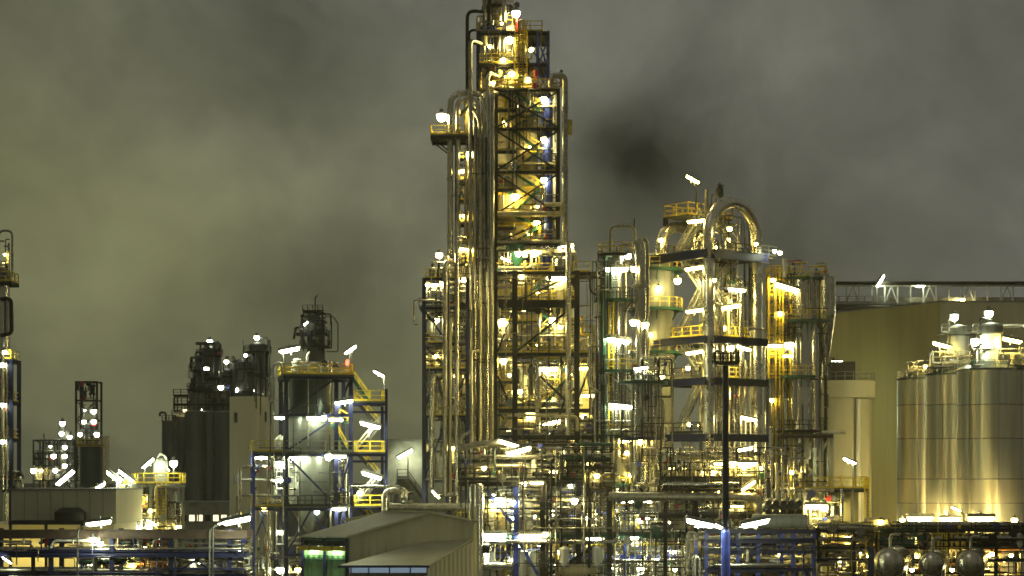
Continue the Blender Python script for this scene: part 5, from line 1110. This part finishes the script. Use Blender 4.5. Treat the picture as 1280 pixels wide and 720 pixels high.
lamps(T, [(231, 513, -2, 'bulb', 'warm', .8), (276, 484, -2, 'bulb', 'far', 1.7), (252, 512, -2, 'bulb', 'far', .6)])
def far_column(label, x, D, r, top, base=640, lm=(), seed=0, decks=3):
    T = Thing('distant_column', label, 'column', x, D); Z = T.z
    vessel(T, 0, 0, 0, Z(top), r, 'darksilo', .5, 0, 20, 3, 'column_shell')
    for k in range(decks):
        z = Z(top) - 1.0 - k*4.2; ringdeck(T, 0, 0, z, r, r+.95, 'dark', 'dark', seg=14)
    clutter(T, -r*1.5, r*1.5, -r-.7, -r*.4, Z(top)-14, Z(top)+1.2, 14, seed, .07, .2, mats=['darksilo','dark','grey'])
    pipe(T, [(r*1.1, 0, Z(top)-16), (r*1.1, 0, Z(top)+1.6), (0, 0, Z(top)+1.6), (0, 0, Z(top))], .2, 'darksilo')
    lamps(T, lm)
    return T
far_column('tall dark column with a lamp on its very top, above the dark silos', 262, 352, 1.55, 438, lm=[(262, 427, -.5, 'bulb', 'far', 1.8), (258, 461, -2.6, 'bulb', 'far', 1.7)], seed=270)
far_column('shorter slim dark column left of the tall lamp-topped one', 249, 350, 1.0, 456, seed=271, decks=2)
far_column('small dark column with a lamp just right of the tall lamp-topped one', 283, 355, 1.1, 464, lm=[(283, 452, -1, 'bulb', 'far', 1.5)], seed=272, decks=2)
far_column('blocky dark column rising from the beige roof with a low lamp at its side', 302, 360, 1.9, 455, lm=[(307, 444, -1, 'bulb', 'far', 1.2), (295, 487, -3, 'bulb', 'far', 1.7)], seed=273, decks=3)
far_column('rightmost dark column above the beige building with a lamp on top', 322, 365, 1.7, 433, lm=[(321, 422, -.6, 'bulb', 'far', 1.8), (317, 489, -3.4, 'bulb', 'far', 1.5)], seed=274, decks=4)
T = Thing('distant_tower', 'dark distant tower with railed top and mast behind the framed silo', 'tower', 394, 400)
X, Z = T.x, T.z
vessel(T, X(395), 0, 0, Z(402), 1.9, 'darksilo', .4, 0, 22, 3, 'column_shell')
for py, a, b in ((390, 380, 405), (402, 380, 408), (418, 370, 410), (434, 376, 412)): floor(T, X(a), X(b), -2.6, 2.6, Z(py), 'dark'); rail(T, (X(a), -2.6, Z(py)), (X(b), -2.6, Z(py)), 'dark', 1.2, 1.1)
for x in (381, 388, 400, 405): column(T, (X(x), -2.4, Z(440)), (X(x), -2.4, Z(388)), .25, 'dark')
pipe(T, [(X(394), 0, Z(402)), (X(394), 0, Z(372)), (X(397), 0, Z(369))], .12, 'dark'); pipe(T, [(X(381), -2.6, Z(432)), (X(381), -2.6, Z(414)), (X(372), -2.6, Z(409)), (X(369), -2.6, Z(425))], .26, 'dark', bend=1.0)
pipe(T, [(X(408), -1, Z(440)), (X(423), -1, Z(440)), (X(423), -1, Z(405)), (X(417), -1, Z(396))], .12, 'dark')
clutter(T, X(378), X(416), -2.8, -1.5, Z(436), Z(394), 30, 275, .07, .2, mats=['dark','darksilo'])
lamps(T, [(380, 406, -3, 'tube', 'far', 1.4, -.7)])

# ================================================================== LOW BUILDINGS, LEFT
T = Thing('low_lit_building', 'low grey building with a strip of lit windows below the dark silos', 'building', 266, 305)
X, Z = T.x, T.z
T.part('wall', MB().box(X(222), X(312), 0, 14, 0, Z(630)), 'concrete'); T.part('roof', MB().box(X(221), X(313), -.4, 14.3, Z(630), Z(627)), 'grey')
for k, x in enumerate(range(226, 308, 10)):
    fo = T.part('window', MB().box(X(x), X(x+8), -.1, .3, Z(652), Z(643)), 'grey'); T.part('pane', MB().box(X(x)+.08, X(x+8)-.08, -.14, -.1, Z(652)+.08, Z(643)-.08), 'litwin' if k in (1, 2, 4, 5) else 'glassdark', fo)
T.part('post', MB().tube([T.P(248, 720, -3), T.P(248, 610, -3)], .1, 6), 'grey')
T = Thing('flat_roofed_building', 'long plain beige flat-roofed building at the left edge', 'building', 80, 196)
X, Z = T.x, T.z
T.part('upper_wall', MB().box(X(14), X(145), 0, 14, Z(655), Z(612.5)), 'beige2'); T.part('roof_edge', MB().box(X(13), X(146), -.15, 14.1, Z(612.5), Z(610.5)), 'grey')
T.part('lower_wall', MB().box(X(-40), X(140), 1, 13, 0, Z(655)-.02), 'creamwall'); T.part('canopy', MB().box(X(20), X(112), -3, -.02, Z(655), Z(650)), 'dark')
for x in (22, 66, 110): T.part('post', MB().bar((X(x), -2.8, 0), (X(x), -2.8, Z(655)), .25), 'dark')
for k in range(1, 8): T.part('joint', MB().box(X(14+k*16.4)-.03, X(14+k*16.4)+.03, -.03, .05, Z(655), Z(613)), 'concrete')
T.part('roof_unit', MB().lathe([(1.6, Z(652)), (1.6, Z(640)), (.9, Z(634)), (.001, Z(634))], (X(92), -1.4, 0), 16), 'dark')
lamps(T, [(45, 690, -1.5, 'bulb', 'warm', .8), (10, 690, -1.5, 'bulb', 'warm', .8), (90, 690, -1.5, 'bulb', 'warm', .8), (128, 700, -2.5, 'bulb', 'cool', .8)])  # lamps added near the canopy to brighten the wall

# ================================================================== SMALL PLANT between flat building and dark silos
T = Thing('small_vessel_plant', 'small pale vessel on a yellow railed frame left of the dark silos', 'structure', 190, 214)
X, Z = T.x, T.z
vessel(T, X(201), 0, Z(602), Z(580), .85, 'grey', .9, .3, 20, 1, 'vessel_shell'); pipe(T, [(X(197), 0, Z(574)), (X(199), 0, Z(567)), (X(207), 0, Z(570)), (X(209), -.4, Z(586)), (X(213), -.4, Z(589))], .13, 'white', bend=.4)
frame(T, [X(192), X(208), X(226)], [-1.6, 1.6], [Z(665), Z(604)], .26, .3, 'grey', front_brace=[(0, 1, '/')])
deck(T, X(168), X(229), -1.8, 1.8, Z(604), 'flr', 'yellow', 'grey', .25); deck(T, X(150), X(190), -1.6, 1.4, Z(634), 'fl', 'yellow', 'dark', .2)
for x in (152, 170): column(T, (X(x), -1.4, 0), (X(x), -1.4, Z(634)), .25, 'grey')
ladder(T, X(203), -2, Z(662), Z(604), 'yellow', False); ladder(T, X(209), -2, Z(662), Z(604), 'yellow', False); stair(T, (X(148), -1.7, Z(634)), (X(164), -1.7, Z(606)), .8, 'dark')
vessel(T, X(178), 0, Z(650), Z(612), .8, 'clad', .4, .3, 18, 2); vessel(T, X(160), .6, Z(632), Z(615), 1.0, 'white', .4, .3, 18)
vessel(T, X(214), 0, Z(664), Z(608), .9, 'white', .3, .3, 18, 2)
clutter(T, X(150), X(226), -1.7, 0, Z(664), Z(606), 46, 280, .05, .15); clutter(T, X(150), X(190), -1.7, 0, Z(632), Z(608), 12, 281, .05, .13, mats=['white','galv'])
lamps(T, [(185, 579, -2, 'tube', 'cool', 1.1, -.7), (217, 579, -2, 'bulb', 'cool', 1.5), (143, 596, -2, 'tube', 'cool', 1.4, .65), (158, 594.5, -2, 'tube', 'cool', 1.4, .65), (123, 608.5, -3, 'tube', 'cool', 1.1, -.5), (159, 644, -2.2, 'tube', 'cool', 1.0, .5), (170, 659, -2.2, 'bulb', 'cool', .9), (185, 658, -2.2, 'bulb', 'cool', 1.0), (190, 653, -2.3, 'tube', 'cool', .8, .5), (223, 659, -2.2, 'bulb', 'warm', 1.1), (175, 622, -2, 'bulb', 'warm', .8), (188, 638, -1.9, 'bulb', 'warm', .8)])
conduits(T, X(150), X(228), -2.0, Z(664), Z(606), 26, 417)
for x, y0, y1 in ((181, 604, 582), (217, 604, 584), (146, 634, 600), (160, 634, 598)): pipe(T, [T.P(x, y0, -1.7), T.P(x, y1, -1.7)], .06, 'grey')

# ================================================================== FAR LEFT PLANT
T = Thing('lattice_tower', 'distant dark open lattice tower, the tallest thing near the left edge', 'tower', 110.5, 430)
X, Z = T.x, T.z
frame(T, [X(98), X(124)], [-2.3, 2.3], [Z(q2) for q2 in (600, 575, 550, 525, 500, 477)], .42, .3, 'dark', front_brace=[(0, k, 'X') for k in (1, 2, 3, 4)])
for k in (103, 117): T.part('inner_post', MB().bar((X(k), 0, 0), (X(k), 0, Z(480)), .3), 'dark')
vessel(T, X(110), 0, 0, Z(530), 1.2, 'darksilo', .4, 0, 16, 2); clutter(T, X(100), X(122), -2, 0, Z(500), Z(478), 10, 290, .08, .2, mats=['dark']); clutter(T, X(100), X(122), -2, 0, Z(560), Z(505), 24, 291, .08, .2, mats=['grey','galv','dark'])
lamps(T, [(117, 514, -3, 'bulb', 'far', 2.2), (106, 513, -3, 'bulb', 'far', .9), (105, 527, -3, 'bulb', 'far', 1.7), (117, 527, -3, 'bulb', 'far', 2.0), (100, 543, -3, 'bulb', 'far', 1.8), (121, 543, -3, 'bulb', 'far', 2.1)])
T = Thing('green_tank', 'dark green upright tank with yellow railing and ladder before the lattice tower', 'tank', 113, 380)
X, Z = T.x, T.z
vessel(T, 0, 0, 0, Z(558), 2.1, 'darkvessel', .12, 0, 28, 2, 'tank_shell'); deck(T, X(99), X(129), -2.5, 2, Z(556), 'fl', 'yellow', 'yellow', .2); rail(T, (X(99), -1.5, Z(556)), (X(129), -1.5, Z(556)), h=1.9)
ladder(T, X(134), -2, Z(612), Z(545), 'yellow'); ladder(T, X(137), -2, Z(612), Z(545), 'yellow', False)
T = Thing('distant_process_plant', 'distant hazy cluster of vessels and frames dotted with lamps at the far left', 'structure', 70, 440)
X, Z = T.x, T.z
frame(T, [X(46), X(58), X(72), X(88), X(97)], [-3, 3], [Z(q2) for q2 in (600, 582, 566, 550)], .35, .3, 'dark')
for x, a, r in ((78, 532, .8), (84, 540, 1.0), (66, 556, 1.2), (54, 566, 1.0), (91, 560, .9)): vessel(T, X(x), 0, 0, Z(a), r, 'grey', .4, 0, 16, 3)
pipe(T, [(X(55), 0, Z(566)), (X(55), 0, Z(542))], .14, 'dark')
clutter(T, X(46), X(97), -3, 0, Z(600), Z(550), 50, 295, .08, .22, mats=['grey','dark','galv'])
lamps(T, [(78, 529, -3.5, 'bulb', 'far', 2.3), (77, 542, -3.5, 'bulb', 'far', 2.0), (87, 546, -3.5, 'bulb', 'far', 1.9), (81, 559, -3.5, 'bulb', 'far', 1.9), (67, 570, -3.5, 'bulb', 'far', 2.1), (81, 570, -3.5, 'bulb', 'far', 1.9), (81, 582, -3.5, 'bulb', 'far', 1.9), (69, 588, -3.5, 'bulb', 'far', 2.0), (42, 588, -3.5, 'bulb', 'far', 2.4), (51, 588, -3.5, 'bulb', 'warm', 1.4), (63, 558, -3.5, 'bulb', 'far', 1.1), (81, 597, -10, 'tube', 'far', 3.4, -.7), (92, 590, -3.5, 'bulb', 'far', .9)])

# ================================================================== LEFT EDGE TOWER
T = Thing('edge_column', 'slim lamp-lit column tower cut off by the left edge', 'tower', 5, 232)
X, Z = T.x, T.z
vessel(T, X(4), 0, 0, Z(330), .8, 'clad', .5, 0, 20, 8, 'column_shell')
frame(T, [X(-14), X(19)], [-1.8, 1.8], [Z(q2) for q2 in (600, 548, 502, 450)], .42, .3, 'navy')
for py in (353, 450, 502, 548, 600): deck(T, X(-14), X(19), -1.9, 1.9, Z(py), 'fr', 'yellow', 'dark', .25)
pipe(T, [(X(0), -.6, Z(420)), (X(0), -.6, Z(289)), (X(17), -.6, Z(289)), (X(17), -.6, Z(348)), (X(6), -.6, Z(358))], .14, 'galv', bend=.7)
pipe(T, [(X(4), -1.2, Z(375)), (X(17), -1.2, Z(374)), (X(18), -1.2, Z(418)), (X(4), -1.2, Z(420))], .24, 'dark', bend=.6); pipe(T, [(X(12), -1.2, Z(376)), (X(12), -1.2, Z(420))], .16, 'galv')
pipe(T, [(X(9), -2, Z(612)), (X(9), -2, Z(440))], .24, 'steel'); pipe(T, [(X(14), -2, Z(612)), (X(14), -2, Z(455))], .12, 'galv')
clutter(T, X(0), X(17), -1.6, -.8, Z(548), Z(440), 14, 300, .05, .14); clutter(T, X(0), X(30), -1.8, 1, Z(614), Z(590), 16, 301, .05, .16); clutter(T, X(0), X(14), -1.2, -.8, Z(352), Z(300), 8, 302, .05, .12)
lamps(T, [(3, 456, -2.3, 'bulb', 'cool', 1.0), (3, 506, -2.3, 'bulb', 'cool', 1.0), (3, 552, -2.3, 'bulb', 'cool', 1.0), (6, 440, -2.2, 'bulb', 'cool', .9), (6, 318, -1.6, 'bulb', 'warm', .6)])

# ================================================================== LONG PIPE BRIDGE, bottom left
T = Thing('long_pipe_bridge', 'long navy pipe bridge crossing the whole bottom left', 'pipe bridge', 150, 152)
X, Z = T.x, T.z
yf, yb = -1.4, 2.2
for x in (-8, 69, 144.5, 217.5, 290.5):
    for y in (yf, yb): column(T, (X(x), y, 0), (X(x), y, Z(661)), .34, 'navy')
for y in (yf, yb):
    T.part('edge_girder', MB().ibeam((X(-12), y-.2, Z(667.5)), (X(312), y-.2, Z(667.5)), .3, .62), 'rust')
    for py, h in ((692, .5), (718, .3)): beam(T, (X(-12), y-.22, Z(py)), (X(312), y-.22, Z(py)), .3, h, 'navy')
for x in (-8, 69, 144.5, 217.5, 290.5):
    for py in (670, 694, 718): beam(T, (X(x), yf, Z(py)), (X(x), yb, Z(py)), .26, .3, 'navy')
for x in (47, 124): column(T, (X(x), yf, 0), (X(x), yf, Z(692)), .26, 'dark')
for a, b in (((220, 716), (254, 695)), ((254, 695), (288, 716)), ((240, 695), (266, 716)), ((147, 712), (165, 695))): brace(T, T.P(*a, yf), T.P(*b, yf), .14, 'navy')
for k in range(7):
    pipe(T, [(X(-12), yf+.3+k*.48, Z(686)), (X(312), yf+.3+k*.48, Z(686))], (.09, .14, .11)[k % 3], ('steel', 'galv', 'cream')[k % 3])
    pipe(T, [(X(-12), yf+.3+k*.48, Z(712)), (X(312), yf+.3+k*.48, Z(712))], (.14, .09, .11)[k % 3], ('galv', 'steel', 'grey')[k % 3])
pipe(T, [(X(-12), yf-.4, Z(676)), (X(46), yf-.4, Z(676)), (X(46), yf-.4, Z(679)), (X(20), yf-.4, Z(679))], .1, 'galv', bend=.08); pipe(T, [(X(70), yf-.4, Z(684)), (X(74), yf-.4, Z(675)), (X(120), yf-.4, Z(675))], .1, 'white')
clutter(T, X(147), X(217), yf+.2, yf+2.6, Z(690), Z(674), 40, 310, .04, .09, mats=['orange','galv','dark','orange','steel']); clutter(T, X(100), X(217), yf+.2, yf+2.6, Z(718), Z(696), 50, 311, .04, .1, mats=['galv','steel','orange','white','green','dark'])
clutter(T, X(220), X(312), yf+.2, yf+2.6, Z(690), Z(674), 22, 312, .04, .1); clutter(T, X(220), X(312), yf+.2, yf+2.6, Z(718), Z(696), 22, 313, .04, .1); clutter(T, X(0), X(100), yf+.6, yf+2.6, Z(690), Z(674), 10, 314, .05, .12)
conduits(T, X(0), X(310), yf-.3, Z(720), Z(672), 40, 416, 'navy')
for x in range(180, 216, 7): T.part('conduit', MB().bar((X(x), yf-.1, Z(716)), (X(x), yf-.1, Z(684)), .07), 'orange')
lamps(T, [(116, 674, yf-.6, 'bulb', 'cool', .9), (125, 679, yf-.6, 'bulb', 'cool', .9), (9, 700, yf-.6, 'tube', 'cool', .6, .6), (180, 684, yf+1.2, 'bulb', 'warm', .6), (165, 706, yf+1.2, 'bulb', 'warm', .7), (250, 702, yf+1.4, 'bulb', 'cool', .6), (115, 704, yf+1.5, 'bulb', 'cool', .6), (300, 690, yf+1.4, 'bulb', 'cool', .6)])

# ================================================================== LAMP POSTS standing free
def lamp_post(label, x, D, ytop, lx, ly, col, s, tilt, m='grey'):
    T = Thing('lamp_post', label, 'street lamp', x, D, 0, 'free standing lamp posts')
    T.part('pole', MB().tube([(0,0,0), (0,0,T.z(ytop)-.2), (T.x(x+.45*(lx-x)), 0, T.z(ytop)), T.P(lx, ly-2, 0)], .07, 8, .5), m)
    lamp(T, T.P(lx, ly, 0), 'tube', col, s, 0, tilt)
lamp_post('bent lamp post with a bright tube in front of the flat-roofed building', 97, 147, 657, 124, 653, 'cool', 1.3, -.12)
lamp_post('lamp post with a long tilted tube left of the framed silo', 266, 147, 652, 296, 650, 'cool', 1.5, -.2)
lamp_post('lamp post with a small tilted tube beside the long bright one', 262, 150, 658, 281, 651, 'cool', .8, -.4)
lamp_post('lamp post with a small tilted lamp head in front of the silos', 1205, 190, 640, 1195, 636, 'warm', .7, .4)

# ================================================================== HAZE: thin lit mist through the whole plant
hz = link('haze', MB().box(-900, 900, -40, 1200, -1, 95).mesh('haze')); hz['kind'] = 'stuff'
hm = bpy.data.materials.new('haze'); hm.use_nodes = True; hm.node_tree.nodes.clear()
ho = hm.node_tree.nodes.new('ShaderNodeOutputMaterial'); hv = hm.node_tree.nodes.new('ShaderNodeVolumePrincipled')
hv.inputs['Color'].default_value = (.93, .93, .82, 1); hv.inputs['Density'].default_value = .00013; hv.inputs['Anisotropy'].default_value = .7
hm.node_tree.links.new(hv.outputs[0], ho.inputs['Volume']); hz.data.materials.append(hm)
